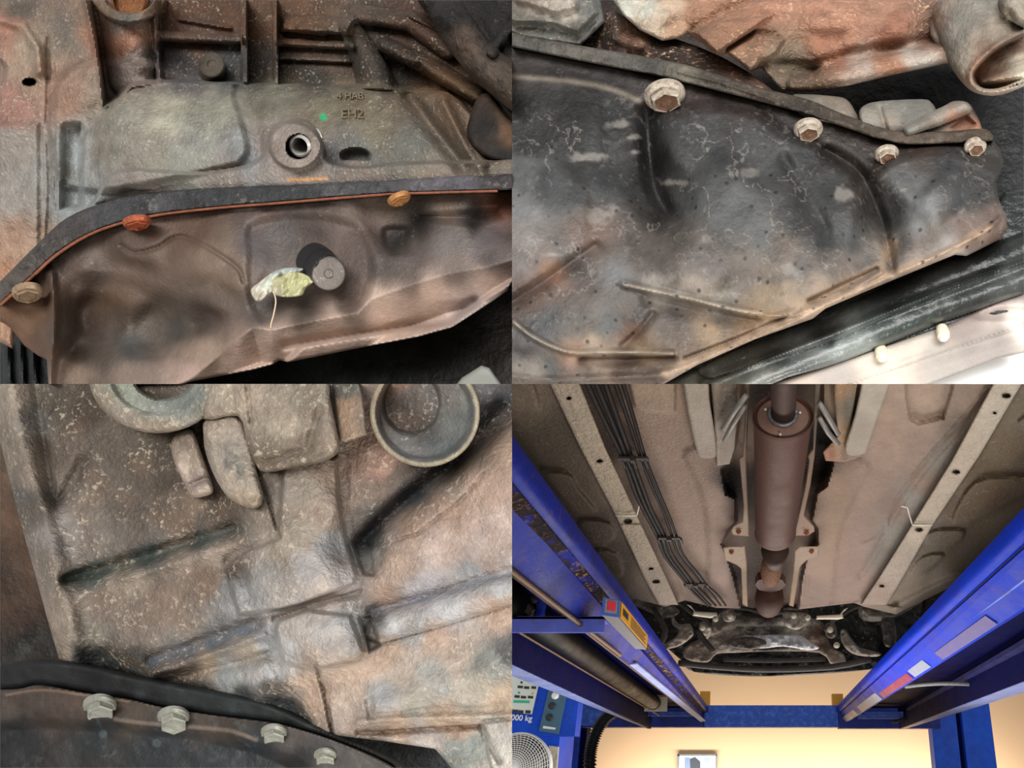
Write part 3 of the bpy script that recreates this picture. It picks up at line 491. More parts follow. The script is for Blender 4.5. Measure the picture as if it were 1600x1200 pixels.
PAN2 = smooth_poly(GB2, False, 3).tolist() + [(780, 610), (1020, 610), (1090, 570), (1180, 530), (1270, 498), (1290, 482), (1380, 444), (1450, 415), (1492, 398), (1510, 400), (1530, 390), (1562, 374), (1574, 358), (1572, 338), (1560, 310), (1556, 285), (1568, 255), (1562, 232)]
FL2 = smooth_poly([(780, 122), (830, 118), (880, 125), (930, 136), (970, 145), (1000, 158), (1015, 172), (1060, 176), (1110, 170), (1150, 172), (1190, 185), (1215, 205), (1250, 222), (1290, 232), (1325, 262), (1345, 290), (1360, 285), (1372, 266), (1400, 250), (1440, 238), (1480, 236), (1530, 250), (1556, 262), (1620, 262), (1620, 40), (780, 40)], True, 3)
LIP2 = [(780, 588), (850, 592), (950, 589), (1050, 585), (1100, 560), (1200, 520), (1290, 478), (1380, 436), (1480, 398), (1560, 350), (1620, 360), (1620, 640), (780, 640)]
def h_p2(u, v):
    f = sdf(u, v, FL2)
    h = scat(u, v, [(820, 180, 34), (900, 200, 36), (980, 190, 26), (1000, 260, 14), (880, 330, 54), (960, 330, 40), (1020, 300, 18), (1080, 230, 44), (1130, 300, 60), (1200, 240, 40), (1200, 330, 60), (1290, 260, 34), (1320, 340, 48), (1260, 400, 60), (1370, 340, 12), (1385, 390, 26), (1430, 280, 44), (1470, 310, 56), (1530, 300, 40), (1500, 360, 40), (1430, 390, 34), (820, 400, 60), (950, 430, 50), (1100, 420, 66), (1050, 500, 46), (900, 480, 52), (830, 520, 50), (1150, 480, 46), (950, 550, 30), (830, 580, 30)], 2.2, 16)
    t = sst(f / 26 + .35); h = h * (1 - t) + 24 * t
    h = h - ridge(u, v, smooth_poly([(1010, 175), (1014, 220), (1022, 290), (1040, 330)]), 20, 24, 'g') - ridge(u, v, smooth_poly([(1290, 235), (1340, 270), (1372, 330), (1386, 380), (1395, 425)]), [14, 16, 12, 8], 22, 'g')
    h = h - ridge(u, v, smooth_poly([(1225, 250), (1255, 300), (1285, 350), (1290, 390)]), 16, 9, 'g')
    h = h + ridge(u, v, smooth_poly([(975, 445), (1020, 455), (1080, 468), (1160, 487), (1230, 492), (1300, 470), (1375, 425)]), 7, 12, 'g') - ridge(u, v, [(1010, 468), (1100, 490), (1180, 502)], 14, 9, 'g')
    h = h + ridge(u, v, smooth_poly([(805, 505), (830, 525), (870, 545), (905, 552), (960, 550), (1050, 553)]), 6, 10, 'g') - ridge(u, v, [(800, 472), (850, 440), (900, 405), (930, 385)], 14, 14, 'g') - ridge(u, v, [(975, 540), (1000, 515), (1020, 490)], 9, 9, 'g') - ridge(u, v, [(910, 562), (980, 564), (1050, 560)], 9, 12, 'g')
    h = h - ridge(u, v, [(1265, 472), (1310, 450), (1370, 422)], 6, 12, 'g') - ridge(u, v, [(1070, 560), (1150, 530), (1250, 485)], 4, 7, 'g') - ridge(u, v, [(1290, 480), (1330, 465), (1360, 452)], 3, 6, 'g')
    h = h + ridge(u, v, smooth_poly([(780, 585), (850, 592), (950, 588), (1040, 582), (1120, 552), (1240, 503), (1380, 437), (1480, 392), (1540, 360), (1562, 340)]), 5, 9, 'g')
    s = sdf(u, v, LIP2); h = h - np.clip(s, 0, 60) * .8
    return h + 1.5 * fbm(u, v, 40, 3, 83)
c2 = paint([(820, 100, '#4f4442'), (900, 115, '#4a4242'), (1000, 135, '#4b4140'), (1080, 150, '#4f3d38'), (1150, 160, '#493a36'), (1200, 180, '#42352f'), (1300, 220, '#40322a'), (1380, 250, '#57453c'), (1450, 232, '#4f3b30'), (1530, 245, '#4f4842'),
    (830, 160, '#33312f'), (900, 170, '#262626'), (960, 180, '#2a2c2d'), (1000, 210, '#2c2b2a'), (830, 220, '#3a3a3b'), (920, 230, '#3a3b3c'), (820, 270, '#7d7f82'), (810, 330, '#8f9298'), (860, 300, '#5a5e60'), (950, 290, '#4a4d4f'), (1010, 270, '#232120'), (1030, 320, '#33302d'), (1080, 200, '#494f54'), (1120, 240, '#4a5056'), (1180, 220, '#4c5156'), (1100, 300, '#565d60'), (1150, 330, '#666e70'), (1200, 280, '#53585b'), (1180, 370, '#6c7476'), (1250, 250, '#3b3d40'), (1240, 330, '#4a4b4b'), (1300, 300, '#474a4d'), (1290, 370, '#4c5052'), (1330, 370, '#5c6062'), (1350, 320, '#4f4b49'), (1360, 260, '#33291f'), (1345, 300, '#4d423c'), (1390, 330, '#3c3938'), (1400, 380, '#4a4745'), (1420, 290, '#6a7276'), (1440, 330, '#93a0a8'), (1480, 260, '#4a4c50'), (1500, 310, '#54565a'), (1540, 290, '#3c3c3c'), (1460, 370, '#857668'), (1520, 360, '#9a7a68'), (1550, 350, '#9a7c6c'), (1560, 365, '#85604e'),
    (830, 370, '#9a918c'), (820, 410, '#8f8580'), (880, 390, '#7d736c'), (930, 370, '#8d6b58'), (860, 430, '#b07850'), (830, 460, '#7a5a4a'), (900, 440, '#6b5c54'), (960, 420, '#8a929a'), (950, 400, '#8a7468'), (1000, 400, '#6f625c'), (1050, 430, '#7d7268'), (1100, 410, '#857a74'), (1150, 420, '#82756c'), (1200, 420, '#8a7868'), (1250, 420, '#77706b'), (1230, 400, '#948070'), (1300, 420, '#857a70'), (1350, 410, '#8a8078'),
    (850, 500, '#6a6e70'), (900, 500, '#7a706c'), (950, 510, '#757a7c'), (1000, 480, '#6e625c'), (1050, 500, '#74675f'), (1120, 500, '#82766a'), (980, 520, '#8a5a38'), (1030, 460, '#b0a292'), (1080, 450, '#b8a48e'), (1130, 460, '#9a8c78'), (1200, 480, '#bb9c6a'), (1240, 470, '#c0a27c'), (1290, 460, '#c9a888'), (1340, 440, '#b89884'), (1380, 400, '#b59c84'), (1390, 430, '#a89484'), (1180, 500, '#b8884c'), (1110, 520, '#d0a468'), (1160, 520, '#a87a52'), (1080, 540, '#8f7058'), (1100, 555, '#c0a078'), (1200, 515, '#c8a478'), (1260, 500, '#cfae90'), (1450, 405, '#c0a898'), (1480, 395, '#d0c0b8'),
    (820, 540, '#6e686a'), (860, 570, '#6a6e70'), (890, 560, '#c08a60'), (930, 550, '#d4b490'), (1000, 552, '#c8a070'), (900, 575, '#7d6252'), (980, 575, '#6a4a38'), (830, 585, '#b5a692'), (900, 592, '#9a8a7c'), (1000, 592, '#7a6458'), (830, 598, '#6a5048')], gain=.5, warp=10, soft=17, mott=.12, sat=.35)
crease_light = lambda u, v: .6 * ridge(u, v, smooth_poly([(975, 443), (1020, 454), (1080, 467), (1160, 486), (1190, 488)]), 4, 1, 'g') + .55 * ridge(u, v, smooth_poly([(803, 503), (830, 524), (870, 544), (905, 551), (960, 550), (1050, 553)]), 4, 1, 'g') + .35 * ridge(u, v, smooth_poly([(780, 118), (880, 126), (950, 138), (1000, 158)]), 6, 1, 'g')  # light on the ridge tops painted in as pale lines
def veins(u, v):                            # dried, cracked mud tide lines
    n = np.abs(fbm(u, v, 34, 4, 91)); m = sst(fbm(u, v, 110, 3, 93) * 3 + .15) * sst((v - 150) / 60)
    return sst((.03 - n) / .025) * m * .42
def blobs(u, v):
    r = 0
    for (x, y, a, b) in ((920, 248, 26, 7), (968, 196, 14, 7), (990, 215, 16, 5), (995, 238, 12, 5), (1165, 270, 18, 8), (1055, 285, 20, 6), (940, 335, 22, 16), (1100, 380, 22, 10), (1025, 440, 32, 12), (1070, 455, 26, 7), (1120, 462, 24, 7), (865, 398, 14, 4), (1230, 422, 20, 10), (1502, 332, 8, 10), (1315, 305, 14, 10)):
        r = np.maximum(r, sst(1.3 - np.hypot((u - x) / a, (v - y) / b) + 1.3 * fbm(u, v, 16, 3, 95)))
    return r * .55
relief('pan_shell', PAN2, h_p2, M_pan2, over(c2, [(veins, '#9a928c'), (blobs, '#8a857f'), (crease_light, '#b4a898'), (lambda u, v: .75 * ridge(u, v + 4 * fbm(u, v, 20, 3, 181), [(1040, 584), (1120, 550), (1240, 500), (1300, 474), (1380, 436), (1480, 394), (1545, 358)], 9, 1, 'g'), '#c0a68e'), (lambda u, v: .5 * ridge(u, v + 8 * fbm(u, v, 20, 3, 182), [(1180, 500), (1290, 462), (1375, 420), (1395, 380)], 13, 1, 'g'), '#b0967c')]), R2, pan2, step=1.8, skirt=90, bev=6, drop=6)  # tan band along the bottom lip paints its lit edge
M_b2 = grime('dusty_steel_bolt', '#b9aea0', rough=.5, metal=.1, speck='#ddd5c8', speck_amt=.5, speck_scale=350, rust='#7a5a44', rust_amt=.5, rust_scale=200, mott=.25, mott_scale=150, bump=.5, bump_scale=600)
M_b2c = grime('rusty_dish', '#6f513f', rough=.6, speck='#b59a82', speck_amt=.5, speck_scale=400, mott=.3, mott_scale=200)
for (x, y, r, d, (ex, ey)) in ((1039, 150, 26, (.12, -.62, .62), (1042, 162)), (1263, 203, 18.5, (.12, -.62, .62), (1268, 215)), (1386, 242, 15.5, (.15, -.6, .62), (1392, 252)), (1524, 230, 14.5, (.2, -.5, .62), (1529, 236))):
    bo = bolt(x, y, r * .95, 32, M_b2, pan2, d, dish=.25, tall=.66, flange=1.32)
    dd = np.array(d) / np.linalg.norm(d); c = dd * r * .58
    knob(x + c[0], y - c[1], 32 + c[2], [(r * .68, -r * .1), (r * .68, r * .02), (r * .4, -r * .02), (r * .3, r * .03), (0, r * .02)], d, M_b2c, bo, 'bolt_dish', label='rusty sunken dish of the bolt head')
# --- parts below the pan
cm = relief('crossmember', [(780, 640), (780, 610), (1010, 615), (1180, 530), (1300, 470), (1450, 405), (1520, 360), (1570, 300), (1650, 290), (1650, 470), (1480, 512), (1340, 560), (1230, 590), (1150, 625)],
    lambda u, v: -60 + ridge(u, v, [(1120, 620), (1300, 545), (1460, 480), (1650, 415)], 26, 40) + ridge(u, v, [(1100, 600), (1250, 540), (1420, 475), (1650, 390)], 10, 16, 'g') + ridge(u, v, [(1110, 570), (1300, 510), (1480, 430), (1650, 370)], 22, 22) + 2 * fbm(u, v, 30, 3, 97),
    grime('glossy_black_paint', rough=.25, speck='#8a9490', speck_amt=.3, speck_scale=120, speck_lo=.62, mott=.3, mott_scale=30, bump=.2, bump_scale=120, coat=.5),
    paint([(1300, 520, '#232726'), (1200, 560, '#2d3332'), (1400, 470, '#1d2222'), (1550, 400, '#1a2020'), (1120, 600, '#55574f'), (1180, 590, '#6c6f69'), (1250, 565, '#4f5a58'), (1320, 540, '#8a9490'), (1290, 560, '#5f6b68'), (1400, 510, '#3b4542'), (1500, 450, '#2a3432'), (1580, 440, '#3a4643'), (1130, 570, '#3a3f3b'), (1590, 330, '#1a1f20')], gain=1), R2, step=2, skirt=50, bev=8, drop=8)
tag(cm, 'glossy black crossmember running diagonally below the black oil pan', 'crossmember')
pm = relief('splash_shield', [(1120, 640), (1170, 612), (1240, 588), (1340, 556), (1480, 508), (1560, 470), (1650, 440), (1650, 540), (1560, 560), (1400, 620)],
    lambda u, v: -70 + ridge(u, v, [(1200, 610), (1400, 545), (1650, 455)], 30, 20) - 14 * sst(1.15 - np.hypot((u - 1570 + (v - 490) * .9) / 52, (v - 490) / 12)) + ridge(u, v, [(1240, 640), (1420, 570), (1650, 500)], 14, 10, 'g'),
    M_gray, paint([(1180, 605, '#a89a92'), (1260, 595, '#ccb9a8'), (1300, 590, '#b8aca4'), (1420, 540, '#d8c8ba'), (1500, 500, '#9a8a82'), (1560, 490, '#c0aca4'), (1590, 500, '#fff4ea'), (1460, 560, '#b5aca4'), (1550, 530, '#a89e98'), (1380, 575, '#e4d6c4'), (1590, 455, '#a5968e')], gain=.8, mott=.03, warp=6), R2, step=2.5, skirt=30, bev=6, drop=8)
tag(pm, 'pale grey splash shield at the lower right below the crossmember', 'splash shield')
for (x, y) in ((1377, 560), (1473, 528)):
    knob(x, y - 8, -46, [(9, -12), (11, 0), (10, 10), (6, 15), (0, 16)], (.1, -.5, .6), plain('cream_plastic', '#f6ecd2', .5), pm, 'shield_clip', label='cream plastic clip')
rw = relief('bright_shop_wall', [(1200, 660), (1330, 612), (1440, 578), (1650, 500), (1650, 660)], lambda u, v: 0 * u - 140, plain('white_wall_paint', '#ffffff', .8), None, R2, step=8, skirt=10)
rw.name = 'wall_panel'; tag(rw, 'bright white wall panel at the bottom right of the black pan view', 'wall panel')
# ================================================================ third close-up: tan gearbox case over a black pan
R3 = (0, 600, 800, 1200)
M_case3 = grime('dusty_tan_cast', rough=.6, metal=.15, speck='#c9bba6', speck_amt=.5, speck_scale=260, speck_lo=.55, mott=.24, mott_scale=75, bump=.5, bump_scale=260, rust='#6a503c', rust_amt=.2, rust_scale=40)
b3 = relief('shadow_backdrop', [(-20, 580), (820, 580), (820, 1220), (-20, 1220)], lambda u, v: -110 + 8 * fbm(u, v, 90, 3, 101), M_black, paint([(30, 850, '#4a3424'), (20, 700, '#54402f'), (40, 950, '#3f2c20'), (60, 1000, '#201a15'), (40, 1060, '#181a1a'), (650, 1180, '#0e1114'), (700, 1190, '#1c2022'), (200, 1060, '#131516')], gain=1), R3, step=4, skirt=30)  # backing sheet; brown shadow painted into its colour
tag(b3, 'brown painted-shade backing sheet left of and behind the dusty tan case', 'backdrop')
t3 = thing('dusty_gearbox_case', 'dusty tan gearbox case with diagonal ribs above the black pan flange', 'gearbox', W(400, 900, D0 + .03))
C3 = [(-20, 580), (-20, 640), (0, 690), (25, 790), (50, 880), (72, 960), (93, 1032), (110, 1040), (200, 1060), (330, 1090), (420, 1118), (500, 1146), (530, 1150), (600, 1158), (680, 1170), (705, 1200), (715, 1220), (820, 1220), (820, 580)]
BLOCK = [(70, 1060), (80, 800), (75, 700), (250, 640), (300, 700), (400, 735), (470, 728), (530, 700), (532, 760), (540, 840), (560, 905), (556, 925), (480, 945), (548, 955), (572, 1020), (560, 1035), (490, 1045), (505, 1090), (520, 1150), (400, 1200)]
def h_c3(u, v):
    h = scat(u, v, [(120, 850, 10), (200, 750, 6), (250, 680, 0), (300, 800, 14), (350, 850, 34), (150, 960, 20), (250, 1000, 26), (350, 1060, 20), (450, 850, 58), (500, 800, 48), (420, 800, 52), (470, 900, 64), (500, 1000, 64), (430, 1060, 46), (450, 1110, 20), (150, 1080, -10), (300, 1090, -6), (560, 760, 20), (620, 760, 4), (560, 830, -6), (700, 800, 30), (780, 750, 36), (650, 870, 28), (750, 900, 26), (620, 960, 22), (640, 1040, 26), (780, 1000, 20), (560, 1100, 34), (700, 1100, 10), (780, 1130, 0), (700, 640, 10), (780, 620, -10)], 2, 22)
    h = h + ridge(u, v, smooth_poly([(10, 560), (30, 690), (62, 800), (90, 900), (110, 1000), (118, 1060)]), 34, 24, 'g') - ridge(u, v, smooth_poly([(52, 560), (70, 700), (88, 780), (130, 720)]), 14, 12, 'g')
    # diagonal ribs
    h = h - ridge(u, v, [(105, 905), (230, 870), (365, 826)], 17, 24, 'g') + ridge(u, v, [(190, 905), (300, 870), (390, 845)], [10, 18, 22], 14, 'g')
    h = h + ridge(u, v, [(240, 1052), (320, 1025), (412, 992)], 9, 20, 'g') - ridge(u, v, [(235, 1030), (310, 1005), (400, 975)], 15, 12, 'g') - ridge(u, v, [(250, 1068), (330, 1046), (430, 1020)], 12, 14, 'g')
    # centre blocks with sharp right edges
    E1 = [(440, 700), (530, 712), (534, 790), (545, 845), (562, 900), (556, 915), (470, 948), (440, 955), (370, 965), (352, 900), (348, 885), (375, 862), (430, 840)]
    E2 = [(430, 965), (480, 950), (550, 958), (562, 990), (573, 1020), (563, 1036), (490, 1050), (440, 1040), (425, 985)]
    h = h + 26 * sst(sdf(u, v, E1) / 9) + 26 * sst(sdf(u, v, E2) / 9) - ridge(u, v, [(430, 968), (490, 945), (560, 925)], 8, 12, 'g')
    h = h - plateau(u, v, [(545, 842), (585, 848), (590, 905), (565, 900)], 24, 8) - plateau(u, v, [(556, 958), (582, 960), (598, 1010), (575, 1022)], 26, 7) - 10 * ridge(u, v, [(355, 880), (378, 900), (388, 930)], 12, 1, 'g')
    h = h - ridge(u, v, [(382, 700), (405, 740), (425, 800), (437, 840)], 4, 8, 'g') - ridge(u, v, [(493, 1040), (505, 1080), (520, 1150)], 4, 11, 'g') - ridge(u, v, [(410, 1000), (425, 1020), (440, 1060)], 16, 10, 'g') + ridge(u, v, [(440, 1070), (475, 1100), (490, 1130)], 8, 8, 'g')
    # dark channel and its bright rib on the right
    h = h - ridge(u, v, smooth_poly([(830, 600), (760, 675), (690, 745), (620, 800), (570, 845)]), [36, 30, 26, 22], 56, 'g') + ridge(u, v, smooth_poly([(830, 640), (770, 690), (700, 755), (640, 800), (590, 845)]), 15, 16, 'g')
    h = h - ridge(u, v, [(585, 852), (650, 835), (720, 780), (760, 735)], 4, 5, 'g')
    h = h + ridge(u, v, [(590, 985), (680, 955), (830, 905)], [20, 26, 30], 26) - ridge(u, v, [(580, 955), (680, 930), (830, 885)], 11, 13, 'g') - ridge(u, v, [(600, 1005), (690, 978), (830, 935)], 4, 5, 'g')
    h = h + ridge(u, v, [(580, 1105), (700, 1070), (830, 1035)], [26, 36, 40], 14, 'g') - plateau(u, v, [(565, 1090), (585, 1082), (590, 1125), (572, 1130)], 12, 9) + ridge(u, v, [(560, 1128), (650, 1122), (830, 1118)], 10, 14, 'g')
    h = h - ridge(u, v, [(560, 1146), (650, 1140), (750, 1134)], 7, 12, 'g') - plateau(u, v, [(748, 1128), (830, 1118), (830, 1220), (770, 1220)], -16, 6) - ridge(u, v, [(752, 1135), (762, 1160), (780, 1190)], 6, 14, 'g')
    return h + 3 * fbm(u, v, 26, 4, 103)
cc3 = paint([(15, 620, '#a8937a'), (20, 700, '#8f7d66'), (45, 740, '#8f7a66'), (55, 650, '#7d766c'), (60, 790, '#62564a'), (40, 780, '#63605a'), (90, 850, '#938880'), (70, 880, '#8a7866'), (100, 830, '#8c837c'), (80, 960, '#a08a72'), (100, 1010, '#a58e74'), (85, 1020, '#8a745e'),
    (90, 640, '#5c4c3c'), (140, 640, '#4c3b2c'), (110, 700, '#6b5847'), (180, 700, '#665646'), (160, 740, '#705e4f'), (220, 730, '#655442'), (130, 790, '#85725f'), (200, 790, '#6c5a4a'), (260, 790, '#725d49'), (300, 800, '#85684c'), (250, 740, '#574737'), (280, 740, '#57463a'), (140, 850, '#837468'), (220, 840, '#766558'), (300, 830, '#82654a'), (350, 800, '#6d5845'), (340, 780, '#5e4a39'),
    (150, 890, '#56605a'), (230, 865, '#4d5652'), (310, 838, '#525450'), (200, 900, '#a08a72'), (280, 870, '#a58c76'), (340, 860, '#b39a84'), (160, 940, '#8a735f'), (250, 940, '#8d7159'), (320, 910, '#8a6a4d'), (360, 900, '#5e4c40'), (200, 980, '#8a7463'), (300, 980, '#8a7664'), (140, 990, '#7b7262'), (150, 1030, '#33332f'), (200, 1040, '#4a463d'), (290, 1020, '#6d7580'), (340, 1000, '#6b7684'), (380, 985, '#7d8793'), (330, 1030, '#b59672'), (390, 1010, '#b09a80'), (300, 1050, '#94795c'), (360, 1055, '#9ba09f'), (400, 1050, '#b8b2ae'), (300, 1080, '#4b504e'), (380, 1095, '#3a4140'),
    (360, 920, '#848c94'), (380, 945, '#a5a6a8'), (430, 870, '#a4927c'), (470, 840, '#a9977f'), (500, 800, '#a98e74'), (480, 880, '#b0a8a8'), (520, 850, '#a1a0ac'), (540, 900, '#b8aba8'), (450, 930, '#b3a8a0'), (510, 930, '#bda898'), (420, 900, '#a5a098'), (430, 760, '#8b7c6c'), (480, 760, '#a0907a'), (430, 810, '#96836d'), (500, 740, '#a5866a'), (560, 720, '#a87f66'), (600, 735, '#b57d64'), (590, 770, '#836a58'), (540, 780, '#957a66'), (560, 820, '#8b7d72'), (530, 700, '#a48a72'), (620, 750, '#7a6553'),
    (460, 980, '#b5a79c'), (520, 1000, '#b5aca8'), (550, 980, '#a7b0bc'), (500, 1030, '#bfa892'), (440, 1010, '#c0bcbc'), (430, 1040, '#b8bcc4'), (410, 1000, '#90a4b8'), (480, 1070, '#d0a682'), (520, 1060, '#bf9c7f'), (540, 1110, '#c8ab98'), (550, 1080, '#c4a68e'), (490, 1090, '#bf9878'), (450, 1090, '#857868'), (460, 1120, '#3f4440'), (430, 1080, '#55534e'),
    (570, 870, '#8c8e8a'), (580, 850, '#5a6062'), (570, 990, '#7c766c'), (580, 965, '#55595a'), (700, 700, '#363b40'), (640, 770, '#4a5058'), (590, 820, '#565d64'), (740, 640, '#6b6a68'), (780, 610, '#5a6068'), (770, 650, '#50586a'), (660, 720, '#3c3630'), (700, 755, '#96816f'), (750, 700, '#a08878'), (790, 660, '#a38776'), (620, 830, '#ae9484'),
    (640, 830, '#b58e6e'), (700, 800, '#b48a6c'), (760, 760, '#bc9276'), (790, 700, '#b8906e'), (620, 880, '#c09a7c'), (700, 860, '#c8a794'), (780, 830, '#c6a695'), (760, 880, '#bfa090'), (600, 930, '#b98f70'), (660, 925, '#b9b2ba'), (740, 900, '#a3a4b2'), (620, 970, '#c0c0c8'), (700, 945, '#c2c0c4'), (780, 915, '#b8babc'), (640, 985, '#a0a4ac'), (600, 1030, '#c49c78'), (680, 1000, '#c8a184'), (780, 960, '#c49c7c'), (720, 1030, '#c0a48c'), (620, 1060, '#c0a890'), (560, 1050, '#c29d7c'), (600, 1090, '#a3adb8'), (680, 1070, '#a8a8a0'), (760, 1040, '#99a098'), (790, 1020, '#5a6468'), (640, 1100, '#a8a494'), (740, 1090, '#b8ae98'), (700, 1120, '#c8a27c'), (780, 1100, '#cba880'), (610, 1140, '#bf9670'), (720, 1142, '#c09670'), (600, 1152, '#a59482'), (670, 1162, '#b8a8a0'), (710, 1180, '#7d8a84'), (740, 1170, '#909a90'), (780, 1150, '#b8b0a4'), (790, 1180, '#dcd4c4')], gain=.76, warp=10, soft=11, mott=.12, sat=.42)
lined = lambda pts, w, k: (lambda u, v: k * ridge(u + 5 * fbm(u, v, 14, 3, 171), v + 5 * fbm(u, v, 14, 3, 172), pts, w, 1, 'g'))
cc3 = over(cc3, [(lined([(105, 908), (230, 872), (370, 828)], 15, .8), '#3b4540'), (lined(smooth_poly([(830, 590), (765, 655), (690, 730), (620, 788), (572, 840)]), [34, 28, 24, 18], .8), '#2a3036'),  # rib trough shadow painted into the colour; channel darkened along its length
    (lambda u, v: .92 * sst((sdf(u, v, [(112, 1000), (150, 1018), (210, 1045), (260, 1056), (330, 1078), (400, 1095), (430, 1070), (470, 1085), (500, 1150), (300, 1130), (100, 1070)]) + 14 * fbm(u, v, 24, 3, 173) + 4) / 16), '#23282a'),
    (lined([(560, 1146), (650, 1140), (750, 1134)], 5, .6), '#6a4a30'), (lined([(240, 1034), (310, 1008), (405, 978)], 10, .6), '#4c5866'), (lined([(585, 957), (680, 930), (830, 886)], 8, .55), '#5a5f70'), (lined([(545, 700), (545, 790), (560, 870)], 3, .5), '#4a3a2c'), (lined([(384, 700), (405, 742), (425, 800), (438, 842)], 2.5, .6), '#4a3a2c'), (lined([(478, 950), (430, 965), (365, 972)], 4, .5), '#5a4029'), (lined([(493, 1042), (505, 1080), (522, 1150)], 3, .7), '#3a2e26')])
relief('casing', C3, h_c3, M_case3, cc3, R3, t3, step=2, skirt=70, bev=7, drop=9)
# bosses
ell = lambda cx, cy, rx, ry, n=40: [(cx + rx * math.cos(a), cy + ry * math.sin(a)) for a in np.linspace(0, 6.283, n, endpoint=False)]
relief('ring_boss', ell(246, 585, 108, 92), lambda u, v: 70 + 12 * sst((np.hypot((u - 246) / 108, (v - 585) / 92) - .62) / .1) - 70 * sst((.56 - np.hypot((u - 256) / 92, (v - 585) / 74)) / .05) + 2 * fbm(u, v, 16, 3, 111), M_case3,
    paint([(160, 630, '#8d8170'), (200, 665, '#8f8274'), (250, 670, '#9a8a78'), (320, 650, '#a09382'), (210, 620, '#989e90'), (250, 635, '#8f978f'), (300, 630, '#77807a'), (250, 605, '#3a2f28'), (190, 610, '#8e9484'), (345, 620, '#a09382')], gain=.85), R3, t3, step=2, skirt=110, bev=10, drop=12, label='grey ring boss with a dark bore')
relief('lug', smooth_poly([(395, 560), (505, 560), (515, 620), (528, 680), (530, 705), (505, 722), (470, 728), (415, 738), (398, 722), (385, 690), (372, 650), (318, 655), (330, 600), (350, 560)], True, 3), lambda u, v: 92 + ridge(u, v, [(440, 560), (450, 680)], 80, 10) - ridge(u, v, [(385, 600), (392, 660)], 5, 6, 'g') - ridge(u, v, [(500, 640), (480, 700), (410, 725)], 10, 8, 'g') + 3 * fbm(u, v, 20, 3, 113), M_case3,
    paint([(350, 610, '#a89a88'), (330, 645, '#978876'), (375, 620, '#a5937f'), (420, 620, '#978877'), (440, 660, '#a0917e'), (480, 620, '#857c6d'), (500, 660, '#86786a'), (420, 710, '#766858'), (470, 700, '#7a6a5a'), (520, 690, '#8b7b6b')], gain=.85), R3, t3, step=2, skirt=110, bev=10, drop=12, label='rounded grey lug beside the ring boss')
relief('lug', [(512, 560), (556, 575), (566, 610), (574, 680), (540, 692), (530, 690), (525, 640)], lambda u, v: 76 + 2 * fbm(u, v, 20, 3, 115), M_case3, paint([(530, 610, '#55504a'), (550, 600, '#4d5450'), (540, 640, '#a08062'), (550, 670, '#9a7d64'), (565, 660, '#7a6c60')], gain=.85), R3, t3, step=2, skirt=90, bev=6, drop=8)
relief('web', smooth_poly([(322, 655), (372, 650), (392, 690), (402, 740), (412, 780), (395, 795), (360, 780), (338, 750), (322, 710), (318, 680)], True, 3), lambda u, v: 66 + ridge(u, v, [(345, 660), (375, 780)], 40, 14) + 6 * fbm(u, v, 18, 3, 117), M_case3, paint([(340, 670, '#9c8c7c'), (360, 700, '#9d9284'), (350, 740, '#a89888'), (385, 750, '#a39684'), (385, 780, '#a08c74'), (370, 730, '#6f6c66')], gain=.85), R3, t3, step=2, skirt=70, bev=10, drop=14)
relief('web', smooth_poly([(268, 690), (280, 675), (300, 672), (312, 700), (328, 745), (333, 768), (318, 776), (300, 776), (285, 750), (270, 715)], True, 3), lambda u, v: 54 + 5 * fbm(u, v, 14, 3, 119) - ridge(u, v, [(290, 760), (330, 745)], 7, 8, 'g'), M_case3, paint([(290, 690, '#7a6c5e'), (290, 735, '#b8a494'), (302, 745, '#8a7a74'), (310, 770, '#b8a594'), (300, 710, '#a08e7c')], gain=.85), R3, t3, step=2, skirt=70, bev=10, drop=14)
def h_fl(u, v):
    r = np.hypot((u - 664) / 85, (v - 645) / 84); q = np.hypot((u - 642) / 47, (v - 628) / 52)
    return 60 + 26 * sst((r - .80) / .12) - 26 * (1 - np.clip(r, 0, .9)) - 40 * sst((1.02 - q) / .16) - ridge(u, v, smooth_poly([(690, 625), (700, 650), (680, 680)]), 8, 0)
relief('flared_boss', ell(664, 645, 86, 85, 60), h_fl, grime('ring_cast', rough=.55, metal=.2, speck='#b8b2a6', speck_amt=.5, speck_scale=210, mott=.3, mott_scale=80, bump=.5, bump_scale=400), over(paint([(600, 690, '#77706a'), (640, 715, '#6c6b6a'), (700, 700, '#5b6060'), (720, 650, '#6a6c6a'), (730, 620, '#74756f'), (700, 620, '#6a6660'), (640, 690, '#66625f'), (640, 620, '#6d5644'), (650, 610, '#8a6048'), (620, 650, '#4f4840'), (650, 665, '#3e3e3c'), (670, 640, '#4a4540')], gain=.95),
    [(lambda u, v: .8 * sst((np.hypot((u - 664) / 85, (v - 645) / 84) - .9) / .06), '#9c9078')]), R3, t3, step=2, skirt=90, bev=4, drop=5, label='flared round boss with a thin pale rim')
# black pan with bolts
pan3 = thing('pan_flange', 'black oil pan flange with pale hexagon bolts below the dusty tan case', 'oil pan', W(250, 1140, D0))
PT3 = smooth_poly([(-20, 1078), (30, 1076), (65, 1070), (130, 1082), (200, 1092), (260, 1106), (340, 1118), (420, 1128), (470, 1140), (530, 1160), (600, 1190), (660, 1230)], False, 4).tolist()
def h_p3(u, v):
    f = seg_dist(u, v, [(-20, 1125), (60, 1118), (180, 1125), (300, 1135), (400, 1155), (470, 1185), (520, 1230)])[0]; below = inside(u, v, [(-20, 1125), (60, 1118), (180, 1125), (300, 1135), (400, 1155), (470, 1185), (520, 1230), (-20, 1230)])
    return 50 - 20 * sst(np.where(below, f, 0) / 22) + 12 * sst(np.where(below, f, 0) / 80) + ridge(u, v, smooth_poly(PT3[::6]), 4, 3, 'g') + 2 * fbm(u, v, 30, 3, 121)
